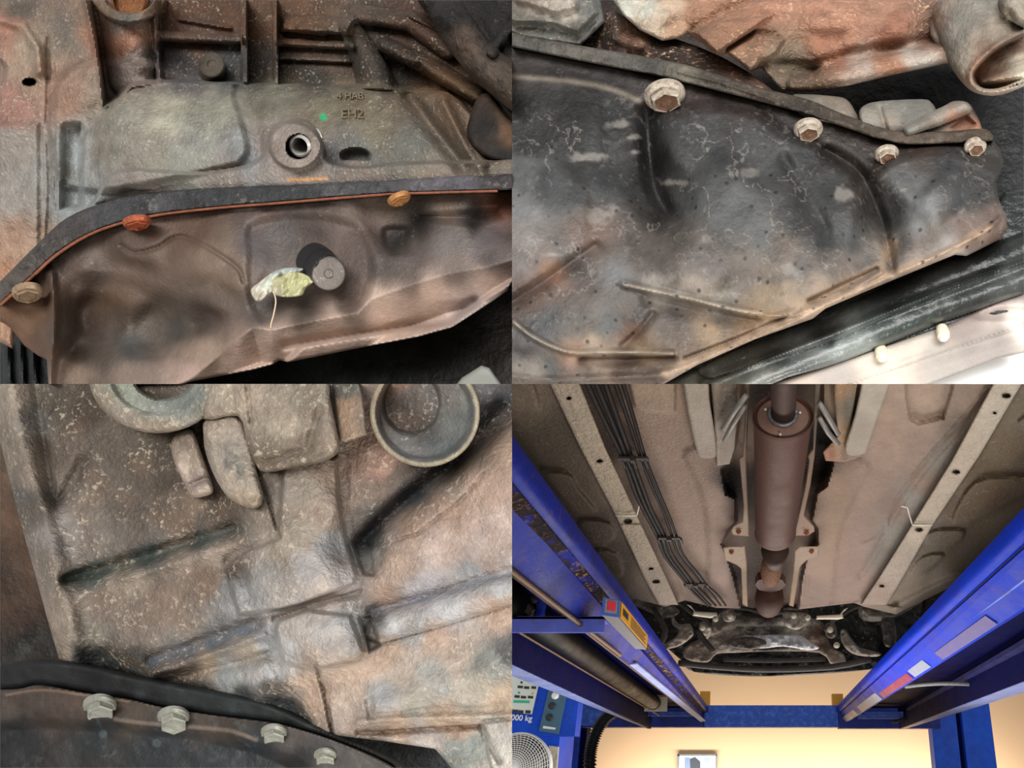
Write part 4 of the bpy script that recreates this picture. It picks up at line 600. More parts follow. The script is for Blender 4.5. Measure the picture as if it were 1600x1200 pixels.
relief('pan_shell', PT3 + [(560, 1230), (-20, 1230)], h_p3, grime('dark_slate_paint', rough=.5, speck='#50585a', speck_amt=.3, speck_scale=100, mott=.3, mott_scale=40, bump=.2, bump_scale=260), over(paint([(40, 1090, '#453a33'), (120, 1100, '#44372f'), (200, 1110, '#44392f'), (330, 1130, '#403730'), (450, 1150, '#463f3c'), (520, 1180, '#4a4644'), (560, 1195, '#55504c'), (30, 1150, '#1d1f22'), (150, 1150, '#20262b'), (250, 1170, '#212a33'), (330, 1180, '#222d36'), (400, 1180, '#1c2830'), (460, 1195, '#1b2225')], gain=.9),
    [(lambda u, v: .6 * sst((3.2 - seg_dist(u, v, smooth_poly([(10, 1086), (65, 1078), (130, 1086), (200, 1096)]))[0]) / 3), '#7a6658'), (lambda u, v: .4 * sst((5 - seg_dist(u, v, smooth_poly([(180, 1124), (225, 1130), (300, 1136), (360, 1142), (400, 1156)]))[0]) / 4), '#857468'), (lambda u, v: .5 * sst((8 - np.minimum(np.hypot(u - 161, v - 1147), np.hypot(u - 245, v - 1161))) / 3), '#4f5a5c')]), R3, pan3, step=2, skirt=60, bev=5, drop=6)
GA3 = smooth_poly([(-20, 1040), (60, 1030), (120, 1035), (200, 1052), (300, 1072), (400, 1092), (450, 1110), (530, 1150), (600, 1178), (680, 1225)], False, 4).tolist()
relief('gasket', GA3 + PT3[::-1], lambda u, v: 36 + 6 * fbm(u, v, 60, 3, 123), grime('dark_gasket', rough=.6, speck='#30373a', speck_amt=.4, speck_scale=60, mott=.4, mott_scale=30, bump=.2), paint([(60, 1055, '#17191b'), (200, 1075, '#14181c'), (350, 1100, '#1b2022'), (450, 1125, '#1e2322'), (530, 1160, '#2a2a28')], gain=.9), R3, pan3, step=2.5, skirt=60, bev=10, drop=16, label='black gasket above the flange')
M_b3 = grime('pale_zinc_bolt', '#8f9086', rough=.5, metal=.1, speck='#c2b8a2', speck_amt=.5, speck_scale=260, mott=.2, mott_scale=120, bump=.4, bump_scale=600)
for (x, y, r, t) in ((156, 1108, 23, 1), (271, 1126, 22, 1), (428, 1150, 18, 1), (508, 1186, 16, 1)):
    bolt(x, y - 3, r, 46, M_b3, pan3, (.02, -.78, .62), dish=.1, tall=.72, flange=1.18)
# ================================================================ fourth view: the car from below on the blue lift
R4 = (740, 540, 1660, 1215); DEFSPEC[0] = .1
def flat(Z): return lambda u, v, h: zc_flat(u, v, Z - h * .001)          # h in mm below the level plane Z
def wall_y(Y, k=.005): return lambda u, v, h: Y / (cp_ + (v - V0) / FPX * sp_) - h * k
def blue(name, c, **k):
    d = dict(spec=.16, rough=.5, speck='#6a4a3a', speck_amt=.6, speck_scale=34, speck_lo=.57, mott=.2, mott_scale=7, bump=.15, bump_scale=90, coat=0, rust='#2a2438', rust_amt=.45, rust_scale=5); d.update(k)
    return grime(name, c, **d)
M_under = grime('underbody_coat', rough=.55, speck='#b5a698', speck_amt=.25, speck_scale=75, mott=.14, mott_scale=22, bump=.6, bump_scale=110)
M_rail = grime('stone_chipped_rail', rough=.55, speck='#c6bcae', speck_amt=.3, speck_scale=70, mott=.12, mott_scale=20, bump=.9, bump_scale=85)
M_tube = grime('black_line', '#241f1d', rough=.6, spec=.08, mott=.2, mott_scale=40, bump=.1)
M_brown = grime('brown_exhaust_steel', rough=.55, metal=.1, speck='#6a4a3c', speck_amt=.3, speck_scale=110, mott=.15, mott_scale=12, bump=.25, bump_scale=240)
M_shield = grime('tan_heat_shield', rough=.5, speck='#6a4a38', speck_amt=.5, speck_scale=45, mott=.2, mott_scale=16, bump=.3, bump_scale=150)
M_front = grime('oily_front_parts', rough=.5, metal=.1, speck='#8d8478', speck_amt=.5, speck_scale=30, mott=.45, mott_scale=9, bump=.5, bump_scale=50)
# --- the setting
def struct(name, V, F, mat):
    o = mesh_obj(name, V, F, mat, None, False); o['kind'] = 'structure'; return o
M_peach = grime('peach_wall_paint', '#e9c29a', rough=.8, mott=.02, mott_scale=.6, bump=.05, bump_scale=40)
struct('wall_back', *box((0, 11.1, 3), (16, .2, 6)), M_peach)
struct('floor', *box((0, 4, -.05), (16, 14.4, .1)), grime('concrete', '#9a9488', rough=.8, mott=.1, mott_scale=1, bump=.1, bump_scale=30))
# --- car
car = thing('car', 'underside of a grey car raised on the blue lift with brown exhaust down its middle', 'car', P(1200, 800, 1.0))
TUN = [(1164, 500), (1296, 500), (1286, 600), (1284, 640), (1300, 700), (1301, 725), (1291, 760), (1276, 770), (1268, 812), (1276, 825), (1278, 850), (1262, 862), (1252, 905), (1246, 960), (1160, 960), (1148, 905), (1134, 862), (1128, 850), (1140, 828), (1150, 815), (1149, 778), (1134, 772), (1127, 732), (1142, 716), (1150, 690), (1158, 640)]
UND = [(700, 500), (1700, 500), (1700, 730), (1600, 830), (1480, 920), (1450, 935), (1400, 960), (1350, 948), (1335, 942), (1250, 952), (1120, 950), (1070, 938), (1040, 948), (990, 935), (940, 900), (900, 830), (740, 700)]
LRI = [(902, 590), (946, 700), (995, 805), (1042, 905), (1060, 945)]; LRO = [(855, 590), (907, 700), (962, 805), (1008, 905), (1030, 945)]
RRI = [(1557, 590), (1487, 720), (1425, 820), (1375, 900), (1345, 945)]; RRO = [(1602, 590), (1530, 712), (1457, 820), (1412, 900), (1385, 945)]
OUTL = LRO[::1] + [(700, 1000), (700, 500)]; OUTR = RRO + [(1700, 1000), (1700, 500)]
def emb(u, v, p, d, b=4): return plateau(u, v, smooth_poly(p, True, 3), d * 2.2, b)
def h_und(u, v):
    o = sst(sdf(u, v, OUTL) / 6 + .5) + sst(sdf(u, v, OUTR) / 6 + .5)
    h = -18 * o
    h = h - 130 * sst((sdf(u, v, TUN) + 2) / 5)
    h = h + emb(u, v, [(700, 560), (812, 560), (838, 600), (846, 640), (820, 643), (700, 640)], 14, 8) + emb(u, v, [(842, 735), (890, 737), (905, 760), (935, 800), (890, 798), (845, 740)], 10, 7) + emb(u, v, [(905, 812), (955, 815), (960, 845), (915, 848)], 8, 6) + emb(u, v, [(925, 860), (965, 862), (975, 900), (940, 900)], 8, 6)
    h = h + emb(u, v, [(1520, 752), (1585, 745), (1620, 760), (1560, 800), (1515, 818), (1484, 814)], 12, 6) + emb(u, v, [(1590, 655), (1640, 640), (1640, 680), (1600, 675)], 10, 5) + emb(u, v, [(1455, 828), (1508, 828), (1495, 852), (1445, 850)], 8, 5) + emb(u, v, [(1440, 868), (1478, 866), (1450, 895), (1418, 898)], 8, 5)
    h = h + emb(u, v, [(978, 540), (1050, 560), (1058, 640), (1050, 646), (1000, 643), (985, 625)], 12, 6) - emb(u, v, [(1420, 540), (1500, 540), (1478, 650), (1470, 657), (1420, 657)], 12, 6)
    h = h + 14 * sst(sdf(u, v, smooth_poly([(1065, 700), (1085, 760), (1097, 810), (1100, 880), (1098, 960), (1180, 960), (1180, 700)], True, 3)) / 14) + 14 * sst(sdf(u, v, smooth_poly([(1362, 720), (1345, 770), (1320, 830), (1312, 880), (1300, 960), (1240, 960), (1240, 700)], True, 3)) / 14)
    h = h - ridge(u, v, smooth_poly([(1545, 620), (1500, 670), (1440, 740), (1395, 810), (1370, 860), (1345, 900)]), 7, 12, 'g') + ridge(u, v, smooth_poly([(1540, 610), (1490, 668), (1430, 738), (1390, 800), (1385, 830), (1360, 845), (1348, 850)]), 3, 8, 'g')
    h = h - ridge(u, v, LRI, 26, 16, 'g') - emb(u, v, [(1010, 880), (1120, 884), (1135, 940), (1040, 945)], 0) - ridge(u, v, [(1070, 935), (1150, 945)], 6, 14, 'g') - ridge(u, v, [(1255, 945), (1340, 938)], 6, 14, 'g')
    h = h - ridge(u, v, [(1262, 900), (1260, 930), (1290, 938), (1340, 936)], 4, 10, 'g') + ridge(u, v, [(1070, 930), (1060, 900)], 3, 3, 'g') + ridge(u, v, smooth_poly([(1500, 905), (1470, 915), (1400, 950)]), 12, 40, 'g')
    return h + 1.2 * fbm(u, v, 40, 4, 131)
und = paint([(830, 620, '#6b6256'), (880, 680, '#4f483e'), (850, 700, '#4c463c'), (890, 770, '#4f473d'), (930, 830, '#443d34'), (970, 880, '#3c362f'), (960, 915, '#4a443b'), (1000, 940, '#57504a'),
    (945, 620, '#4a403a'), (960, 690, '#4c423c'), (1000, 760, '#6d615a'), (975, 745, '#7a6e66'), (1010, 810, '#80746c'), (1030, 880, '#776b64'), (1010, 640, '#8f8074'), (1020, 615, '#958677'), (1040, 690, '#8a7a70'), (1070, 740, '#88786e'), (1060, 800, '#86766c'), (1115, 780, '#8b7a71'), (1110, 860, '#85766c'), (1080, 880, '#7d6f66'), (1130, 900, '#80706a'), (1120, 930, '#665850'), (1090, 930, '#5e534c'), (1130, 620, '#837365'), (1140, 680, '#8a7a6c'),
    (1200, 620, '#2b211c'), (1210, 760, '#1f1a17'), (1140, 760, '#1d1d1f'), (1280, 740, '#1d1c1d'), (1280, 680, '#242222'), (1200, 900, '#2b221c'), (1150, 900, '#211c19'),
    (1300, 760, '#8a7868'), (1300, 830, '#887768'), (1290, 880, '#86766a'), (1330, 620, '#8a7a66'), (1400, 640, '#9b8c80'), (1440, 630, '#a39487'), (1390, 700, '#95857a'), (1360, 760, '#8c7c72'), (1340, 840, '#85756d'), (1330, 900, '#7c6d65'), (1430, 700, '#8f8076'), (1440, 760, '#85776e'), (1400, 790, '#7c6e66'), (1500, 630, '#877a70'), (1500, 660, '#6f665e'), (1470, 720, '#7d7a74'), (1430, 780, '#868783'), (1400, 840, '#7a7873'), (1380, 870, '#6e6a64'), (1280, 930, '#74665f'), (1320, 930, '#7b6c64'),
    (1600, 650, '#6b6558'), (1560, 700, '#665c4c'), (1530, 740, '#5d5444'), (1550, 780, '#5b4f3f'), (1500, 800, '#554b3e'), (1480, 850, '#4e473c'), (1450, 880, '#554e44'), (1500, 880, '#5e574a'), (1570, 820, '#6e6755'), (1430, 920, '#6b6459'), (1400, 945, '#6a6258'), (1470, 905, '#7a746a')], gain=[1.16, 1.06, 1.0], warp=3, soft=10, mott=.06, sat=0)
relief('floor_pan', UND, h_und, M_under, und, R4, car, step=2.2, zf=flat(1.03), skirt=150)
rc = paint([(880, 640, '#a39787'), (930, 720, '#a69a89'), (975, 800, '#a09484'), (1000, 860, '#93887b'), (1030, 920, '#7d7369'), (1575, 640, '#b8b0a2'), (1500, 740, '#b4aa9b'), (1440, 820, '#b2a898'), (1400, 880, '#9a9086'), (1360, 935, '#87796f')], gain=[1.2, 1.12, 1.05], warp=2, mott=.05, sat=.1)
def holes(L):
    return lambda u, v: 6 * 0 + sum(-26 * sst((r - np.hypot((u - x), (v - y) * 1.6)) / 2) for x, y, r in L)
for (inn, outr, H) in ((LRI, LRO, [(889, 622, 4), (937, 720, 5), (981, 814, 7), (1017, 888, 4), (1025, 908, 6)]), (RRI, RRO, [(1572, 618, 7), (1554, 645, 3), (1494, 737, 6), (1436, 827, 6), (1378, 915, 4)])):
    mid = (np.array(inn) + np.array(outr)) / 2; hf = holes(H)
    relief('chassis_rail', inn + outr[::-1], lambda u, v, hf=hf, m=mid: 8 + hf(u, v) + 3 * ridge(u, v, m, 12, 1, 'g') + 1.5 * fbm(u, v, 8, 3, 141) + 5 * (v > 820), M_rail, over(rc, [(lambda u, v, H=H: sum(sst((r + 4 - np.hypot(u - x, (v - y) * 1.6)) / 3) * .3 for x, y, r in H), '#5a5048')]), R4, car, step=1.6, zf=flat(.985), skirt=60, bev=5, drop=9)
    a, b = np.array(inn[2]), np.array(outr[2]); V, F = tube([P(*a, .965), P(*((a + b) / 2 + [0, 1]), .963), P(*b, .965)], .0035, 6); mesh_obj('rail_lip', V, F, plain('lip', '#d6cec0', .5), car)
for pts in ([(995, 805), (998, 793), (1000, 783)], [(1426, 820), (1421, 805), (1418, 793), (1408, 791)]):
    V, F = tube([P(a, b, .985) for a, b in pts], .003, 6); mesh_obj('gusset_edge', V, F, plain('gusset', '#cfc8ba', .5), car)
# inner stiffeners
M_stf = grime('stiffener', rough=.55, speck='#c4b5a0', speck_amt=.35, speck_scale=60, mott=.1, mott_scale=15, bump=.5, bump_scale=110)
relief('stiffener', smooth_poly([(1066, 560), (1068, 600), (1078, 660), (1087, 700), (1091, 712), (1100, 716), (1115, 715), (1120, 706), (1116, 670), (1108, 620), (1103, 560)], True, 3), lambda u, v: 0 * u + 3 * sst(1 - np.hypot((u - 1098) / 13, (v - 684) / 10)), M_stf, paint([(1085, 620, '#a89886'), (1100, 690, '#a8998a'), (1110, 710, '#9c8c7c')], warp=2), R4, car, step=1.6, zf=flat(.96), skirt=60, bev=5, drop=9, label='pale box stiffener left of the muffler')
relief('stiffener', smooth_poly([(1350, 560), (1346, 600), (1335, 650), (1322, 690), (1321, 706), (1330, 712), (1348, 710), (1356, 700), (1372, 650), (1390, 600), (1394, 560)], True, 3), lambda u, v: 0 * u + 3 * sst(1 - np.hypot((u - 1343) / 13, (v - 689) / 10)), M_stf, paint([(1365, 620, '#b3a593'), (1345, 690, '#a89988')], warp=2), R4, car, step=1.6, zf=flat(.96), skirt=60, bev=5, drop=9, label='pale box stiffener right of the muffler')
relief('stiffener_flange', [(1108, 560), (1150, 560), (1152, 640), (1148, 700), (1140, 725), (1120, 728), (1118, 690)], lambda u, v: 8 * np.sin((u - 1108) / 7) + 0 * v, M_stf, paint([(1120, 610, '#8a7a68'), (1140, 630, '#6c5f52'), (1130, 700, '#9a8a7c'), (1135, 720, '#a08f80')], warp=2), R4, car, step=1.8, zf=flat(.985), skirt=40, bev=3, drop=5)
relief('stiffener_flange', [(1346, 560), (1305, 560), (1302, 620), (1310, 680), (1286, 706), (1290, 720), (1320, 722), (1350, 712), (1324, 700), (1330, 660)], lambda u, v: 8 * np.sin((u - 1300) / 6) + 0 * v, M_stf, paint([(1315, 610, '#a8805c'), (1335, 630, '#7b7466'), (1312, 690, '#a58460'), (1295, 712, '#b07a5a'), (1330, 716, '#957c6a')], warp=2), R4, car, step=1.8, zf=flat(.985), skirt=40, bev=3, drop=5)
M_strut = grime('strut_steel', '#8f8a84', rough=.4, metal=.3, mott=.15, mott_scale=40)
for pts in ([(1166, 618), (1148, 642), (1130, 670)], [(1164, 634), (1146, 662), (1132, 688)], [(1280, 630), (1296, 655), (1310, 678)], [(1280, 652), (1294, 676), (1310, 694)]):
    V, F = tube([P(a, b, .93) for a, b in pts], .008, 8); mesh_obj('support_strut', V, F, M_strut, car)
# heat shields: bent tan sheets along the tunnel
hs = paint([(1165, 640, '#7b6353'), (1160, 760, '#a3826c'), (1160, 830, '#b79a80'), (1150, 862, '#bfa288'), (1165, 920, '#9b8068'), (1280, 640, '#80705f'), (1262, 760, '#a58268'), (1255, 825, '#b5907a'), (1262, 858, '#c0a38c'), (1240, 920, '#a08468')], warp=3, gain=.55, sat=.05)
for pl in ([(1162, 560), (1172, 560), (1170, 640), (1166, 722), (1170, 820), (1170, 838), (1146, 836), (1142, 830), (1146, 822), (1160, 815), (1162, 790), (1155, 716), (1160, 712), (1165, 640)],
           [(1130, 855), (1164, 853), (1167, 880), (1168, 948), (1160, 944), (1158, 888), (1150, 882), (1133, 875)],
           [(1274, 560), (1286, 560), (1280, 620), (1273, 712), (1266, 760), (1256, 805), (1272, 822), (1273, 830), (1262, 837), (1241, 837), (1244, 822), (1258, 760), (1264, 720), (1262, 712), (1270, 700)],
           [(1250, 854), (1280, 854), (1279, 868), (1262, 874), (1250, 885), (1240, 948), (1233, 946), (1240, 885), (1242, 860)]):
    relief('heat_shield', pl, lambda u, v: 0 * u + 2 * fbm(u, v, 12, 2, 143), M_shield, hs, R4, car, step=1.5, zf=flat(.94), skirt=25, bev=2, drop=3)
for (x, y) in ((1154, 830), (1143, 862), (1260, 832), (1268, 861)):
    V, F = lathe([(.012, 0), (.012, .004), (.007, .005), (.007, .012), (0, .012)], 10, P(x, y, .935), (0, 0, -1)); mesh_obj('shield_bolt', V, F, grime('rusty_shield_bolt', '#8a4f34', mott=.3, mott_scale=100), car)
# exhaust
pb = P(1224, 688, .80); Yn = pb[1]; pt = PY(1224, 618, Yn); zc0 = float((pt + pb)[1] / 2 * cp_ + ((pt + pb)[2] / 2 - CAM[2]) * sp_)
ry = (pt[2] - pb[2]) / 2; cz = (pt[2] + pb[2]) / 2; rx = 47.5 / FPX * zc0
pf = P(1211, 866, .80); Yf = pf[1]; rxf = 32 / FPX * float(zc_flat(1211, 866, .80))
def oval(prof, c0, c1, name, mat, col, n=48):       # prof: (t along, scale)
    V = []; F = []
    for (t, s) in prof:
        c = c0 + (c1 - c0) * t; a_ = rx + (rxf - rx) * np.clip(t, 0, 1)
        for k in range(n):
            a = 2 * math.pi * k / n; V.append(c + np.array([a_ * s * math.cos(a), 0, ry * s * math.sin(a)]))
    for i in range(len(prof) - 1):
        for k in range(n): F.append((i * n + k, (i + 1) * n + k, (i + 1) * n + (k + 1) % n, i * n + (k + 1) % n))
    F.append(tuple(range(n))); F.append(tuple((len(prof) - 1) * n + k for k in range(n))[::-1])
    V = np.array(V); C = np.tile(lin(hexc(col)), (len(V), 1))
    return mesh_obj(name, V, F, mat, car, True, None, None, C, auto=40)
c0 = np.array([pb[0], Yn, cz]); c1 = np.array([pf[0], Yf, cz])
oval([(0, .84), (.004, .95), (-.008, .97), (-.012, 1.0), (0, 1.02), (.012, 1.0), (.03, .965), (.9, .965), (.93, 1), (.96, .98), (.975, .9), (1.0, .66)], c0, c1, 'muffler', M_brown, '#553a31')['label'] = 'brown oval muffler'
V, F = lathe([(1, 0), (.98, .006), (.7, .012), (.0, .012)], 48, (0, 0, 0), (0, -1, 0)); Xa, Ya, _ = frame_for((0, -1, 0))
V2 = V.copy(); V2[:, 0] *= rx * .86; V2[:, 2] *= ry * .86; mesh_obj('muffler_cap', V2 + c0 + [0, .003, 0], F, grime('cap_steel', '#7a6055', rough=.5, metal=.1, mott=.15, mott_scale=15, rust='#a07868', rust_amt=.4, rust_scale=9), car, auto=30, label='lighter end cap of the muffler')
for (x, y) in ((1250, 645), (1219, 679), (1196, 640)):
    V, F = lathe([(.004, 0), (.003, .003), (0, .004)], 8, PY(x, y, Yn - .012), (0, -1, 0)); mesh_obj('weld_dimple', V, F, plain('weld', '#d8c8bc', .4), car)
M_pipe = grime('inlet_pipe', '#40302a', rough=.5, metal=.05, mott=.12, mott_scale=15)
q0 = PY(1223, 652, Yn); r0 = 19 / FPX * zc0
V, F = tube([q0 + [0, .02, 0], q0 - [0, .06, 0], PY(1224, 622, Yn - .16), PY(1225, 590, Yn - .3), PY(1226, 540, Yn - .5)], [r0, r0, r0 * .93, r0 * .86, r0 * .76], 24); mesh_obj('exhaust_pipe', V, F, M_pipe, car, label='dark brown inlet pipe')
V, F = tube([q0 + r0 * 1.08 * np.array([math.cos(a), 0, math.sin(a)]) - [0, .015, 0] for a in np.linspace(0, 6.283, 33)], .006, 8); mesh_obj('pipe_collar', V, F, grime('blued_steel', '#77757a', rough=.35, metal=.6), car, label='blued steel weld collar')
def pipe(pts, Z, r, mat, name, n=20, label=None):
    C3_ = [P(a, b, Z) for a, b in pts]; V, F = tube(C3_, [ri / FPX * float(zc_flat(a, b, Z)) for (a, b), ri in zip(pts, r)], n); return mesh_obj(name, V, F, mat, car, label=label)
pipe([(1211, 860), (1210, 872), (1209, 880)], .86, [22, 17, 15], M_pipe, 'exhaust_neck')
M_flex = grime('braided_flex', '#6a442d', rough=.6, speck='#b98a68', speck_amt=.7, speck_scale=60, mott=.3, mott_scale=60, bump=1, bump_scale=90)
pipe([(1208, 874), (1207, 880), (1205, 892), (1204, 904)], .86, [14, 17, 17, 14], M_flex, 'flex_joint', label='braided tan flex joint')
V, F = prism(np.array([P(a, b, .84) for a, b in ((1180, 914), (1184, 907), (1200, 903), (1222, 906), (1228, 914), (1220, 922), (1204, 926), (1186, 922))]), np.array([P(a, b, .84) + [0, .03, .05] for a, b in ((1180, 914), (1184, 907), (1200, 903), (1222, 906), (1228, 914), (1220, 922), (1204, 926), (1186, 922))])); mesh_obj('exhaust_flange', V, F, grime('flange_rust', '#4a332b', rough=.6, mott=.3, mott_scale=30), car, False)
pipe([(1203, 922), (1202, 936), (1201, 946), (1200, 954)], .86, [20, 23, 20, 12], grime('rusty_elbow', '#3d261f', rough=.6, mott=.25, mott_scale=20), 'exhaust_elbow', label='dark rusty exhaust elbow')
# brake and fuel lines with clips
rows = {580: (910, 925, 940, 955, 967), 600: (918, 932, 946, 962, 974), 660: (946, 957, 967, 983, 992), 715: (973, 980, 987, 1001, 1008), 770: (993, 1000, 1007, 1023, 1030), 800: (1007, 1013, 1019, 1037, 1043), 840: (1028, 1034, 1040, 1051, 1058), 868: (1038, 1044, 1051, 1061, 1068), 900: (1063, 1068, 1075, 1087, 1094), 914: (1074, 1079, 1086, 1098, 1104), 928: (1086, 1092, 1100, 1112, 1120), 946: (1106, 1110, 1118, 1126, 1134)}
for i in range(5):
    pts = [(r[i], v) for v, r in rows.items()]; V, F = tube([P(a, b, .975) for a, b in smooth_poly(pts, False, 3)], .0085 if i < 3 else .0065, 8); mesh_obj('brake_line', V, F, M_tube, car)
M_clip = grime('clip_grey', '#3d3835', rough=.45, mott=.15, mott_scale=60)
for (x, y, w) in ((990, 717, 23), (1046, 841, 17), (1087, 913, 14)):
    c = P(x, y, .962); zc = float(zc_flat(x, y, .962)); k = zc / FPX; parts = [box(c, (2 * w * k, .02, .008)), box(c + [0, -.008, -.006], (8 * k, .02, .02))] + [box(c + [j * 5 * k, .03, .0], (2 * k, .05, .012)) for j in (-3.6, -2, 0, 2, 3.6)]
    mesh_obj('line_clip', *join(parts), M_clip, car, False)
# front axle: subframe, arms, links, splash panel
fr = wall_y(4.3)
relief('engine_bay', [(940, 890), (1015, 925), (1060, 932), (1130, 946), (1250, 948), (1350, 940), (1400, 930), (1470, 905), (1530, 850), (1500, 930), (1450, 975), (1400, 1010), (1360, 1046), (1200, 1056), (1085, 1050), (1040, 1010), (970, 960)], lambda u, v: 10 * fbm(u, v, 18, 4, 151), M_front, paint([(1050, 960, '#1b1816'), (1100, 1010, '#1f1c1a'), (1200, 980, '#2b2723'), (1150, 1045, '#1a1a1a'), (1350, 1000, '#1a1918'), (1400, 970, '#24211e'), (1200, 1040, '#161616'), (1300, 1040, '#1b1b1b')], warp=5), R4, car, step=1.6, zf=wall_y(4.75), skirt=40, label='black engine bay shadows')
und2 = lambda *L: paint(list(L), warp=4, mott=.2, sat=.15, gain=1.35)
relief('subframe', smooth_poly([(1118, 965), (1160, 958), (1230, 958), (1275, 968), (1290, 980), (1300, 1010), (1318, 1022), (1320, 1036), (1300, 1040), (1280, 1020), (1200, 1018), (1150, 1020), (1120, 1022), (1105, 1035), (1072, 1030), (1070, 1012), (1105, 990)], True, 3), lambda u, v: 8 * fbm(u, v, 14, 4, 153) + ridge(u, v, [(1110, 985), (1150, 970), (1260, 970)], 9, 12), M_front, und2((1090, 1020, '#5a4e44'), (1130, 985, '#5e554c'), (1180, 966, '#4c463f'), (1240, 966, '#6a635a'), (1290, 1000, '#4a3b32'), (1310, 1030, '#6a5f52'), (1200, 990, '#3b3632')), R4, car, step=1.4, zf=fr, skirt=30, bev=4, drop=8)
relief('silver_shield', smooth_poly([(1140, 1008), (1150, 996), (1180, 992), (1245, 992), (1262, 1000), (1280, 1012), (1262, 1016), (1225, 1010), (1195, 1013), (1160, 1013)], True, 3), lambda u, v: 6 * fbm(u, v, 10, 3, 155), grime('crumpled_foil', '#c4c4c6', rough=.3, metal=.6, mott=.3, mott_scale=18, bump=.6, bump_scale=40), None, R4, car, step=1.4, zf=wall_y(4.1), skirt=8, bev=3, drop=4, label='crumpled silver heat shield')
relief('gearbox_underside', ell(1168, 1005, 30, 10, 20), lambda u, v: 6 * fbm(u, v, 7, 3, 157), M_front, und2((1168, 1005, '#3f3934'), (1180, 1010, '#5a5048')), R4, car, step=1.4, zf=wall_y(4.05), skirt=20, bev=4, drop=8)
for nm, pl, cs in (('control_arm', [(1050, 958), (1060, 975), (1078, 975), (1084, 990), (1076, 1000), (1060, 1010), (1042, 1014), (1036, 1008), (1055, 996), (1060, 985), (1050, 975)], '#6b6055'), ('control_arm', [(1322, 985), (1332, 1000), (1345, 1012), (1375, 1020), (1370, 1026), (1340, 1024), (1322, 1014), (1314, 998), (1314, 984)], '#5e554c'), ('link_bracket', [(1092, 975), (1105, 972), (1112, 985), (1106, 998), (1096, 996)], '#6e665c'), ('link_bracket', [(1290, 975), (1304, 974), (1308, 990), (1300, 998), (1290, 992)], '#4a423b'), ('steering_joint', [(1130, 950), (1146, 952), (1150, 966), (1140, 972), (1130, 968)], '#7a7066'), ('steering_joint', [(1224, 950), (1252, 952), (1258, 975), (1244, 984), (1226, 976)], '#8a8074'), ('brake_disc', [(1376, 962), (1396, 965), (1400, 1005), (1384, 1010), (1378, 990)], '#3b3734'), ('tyre', [(1396, 925), (1440, 925), (1430, 985), (1398, 1005)], '#2c2b2a'), ('wheel_arch_liner', [(960, 915), (1010, 925), (1050, 945), (1062, 958), (1040, 966), (1000, 950), (965, 930)], '#57514a'), ('wheel_arch_liner', [(1345, 945), (1400, 930), (1470, 905), (1460, 925), (1400, 965), (1350, 970)], '#6a645b')):
    relief(nm, smooth_poly(pl, True, 3), lambda u, v: 8 * fbm(u, v, 9, 3, 159), M_front, und2((pl[0][0], pl[0][1], cs), (pl[2][0], pl[2][1], cs)), R4, car, step=1.4, zf=wall_y(4.15 if nm != 'tyre' else 4.6), skirt=24, bev=4, drop=10)
M_white = grime('pale_bracket', '#cfc6b4', rough=.5, mott=.12, mott_scale=30)
for pl in ([(1072, 944), (1080, 946), (1086, 955), (1120, 957), (1121, 963), (1110, 966), (1082, 962), (1084, 954)], [(1326, 949), (1318, 952), (1312, 960), (1276, 962), (1275, 968), (1310, 968), (1318, 966), (1316, 958)]):
    relief('stabiliser_bracket', pl, lambda u, v: 0 * u, M_white, None, R4, car, step=1.2, zf=wall_y(3.95), skirt=12, bev=3, drop=5, label='pale stabiliser bracket')
M_dark = grime('dark_steel', '#35302c', rough=.45, mott=.3, mott_scale=20)
for pts, r in (([(1040, 944), (1060, 942), (1080, 958), (1100, 968), (1112, 980)], .012), ([(1370, 944), (1340, 948), (1318, 960), (1300, 972), (1288, 985)], .012), ([(1120, 962), (1140, 950), (1170, 952), (1200, 960), (1230, 956), (1262, 958)], .014), ([(1090, 985), (1100, 1000), (1115, 1018)], .02), ([(1060, 1036), (1120, 1042), (1200, 1046), (1300, 1042), (1360, 1030)], .022), ([(1130, 1030), (1200, 1032), (1290, 1030)], .016), ([(1020, 950), (1040, 985), (1030, 1010)], .02)):
    V, F = tube([PY(a, b, 4.0) for a, b in smooth_poly(pts, False, 3)], r, 8); mesh_obj('front_hose', V, F, M_dark, car)
for (x, y) in ((1098, 981), (1141, 963), (1297, 984), (1240, 962), (1118, 967), (1262, 965), (1307, 1008)):
    V, F = lathe([(.022, 0), (.022, .01), (.014, .012), (.014, .03), (0, .03)], 10, PY(x, y, 3.9), (0, -1, -.3)); mesh_obj('axle_bolt', V, F, grime('axle_bolt_steel', '#a09886', rough=.4, mott=.3, mott_scale=60), car)
relief('splash_panel', smooth_poly([(1070, 1040), (1085, 1036), (1150, 1040), (1230, 1038), (1320, 1036), (1360, 1032), (1375, 1040), (1358, 1046), (1300, 1052), (1200, 1057), (1130, 1055), (1085, 1050)], True, 3), lambda u, v: 6 * fbm(u, v, 12, 3, 161) - ridge(u, v, ell(1195, 1044, 12, 3, 12), 2, 5, 'g'), M_front, und2((1100, 1046, '#4d4c4a'), (1240, 1046, '#57534e'), (1190, 1046, '#2f2e2d'), (1340, 1042, '#464442')), R4, car, step=1.4, zf=wall_y(5.0), skirt=30, bev=3, drop=6)
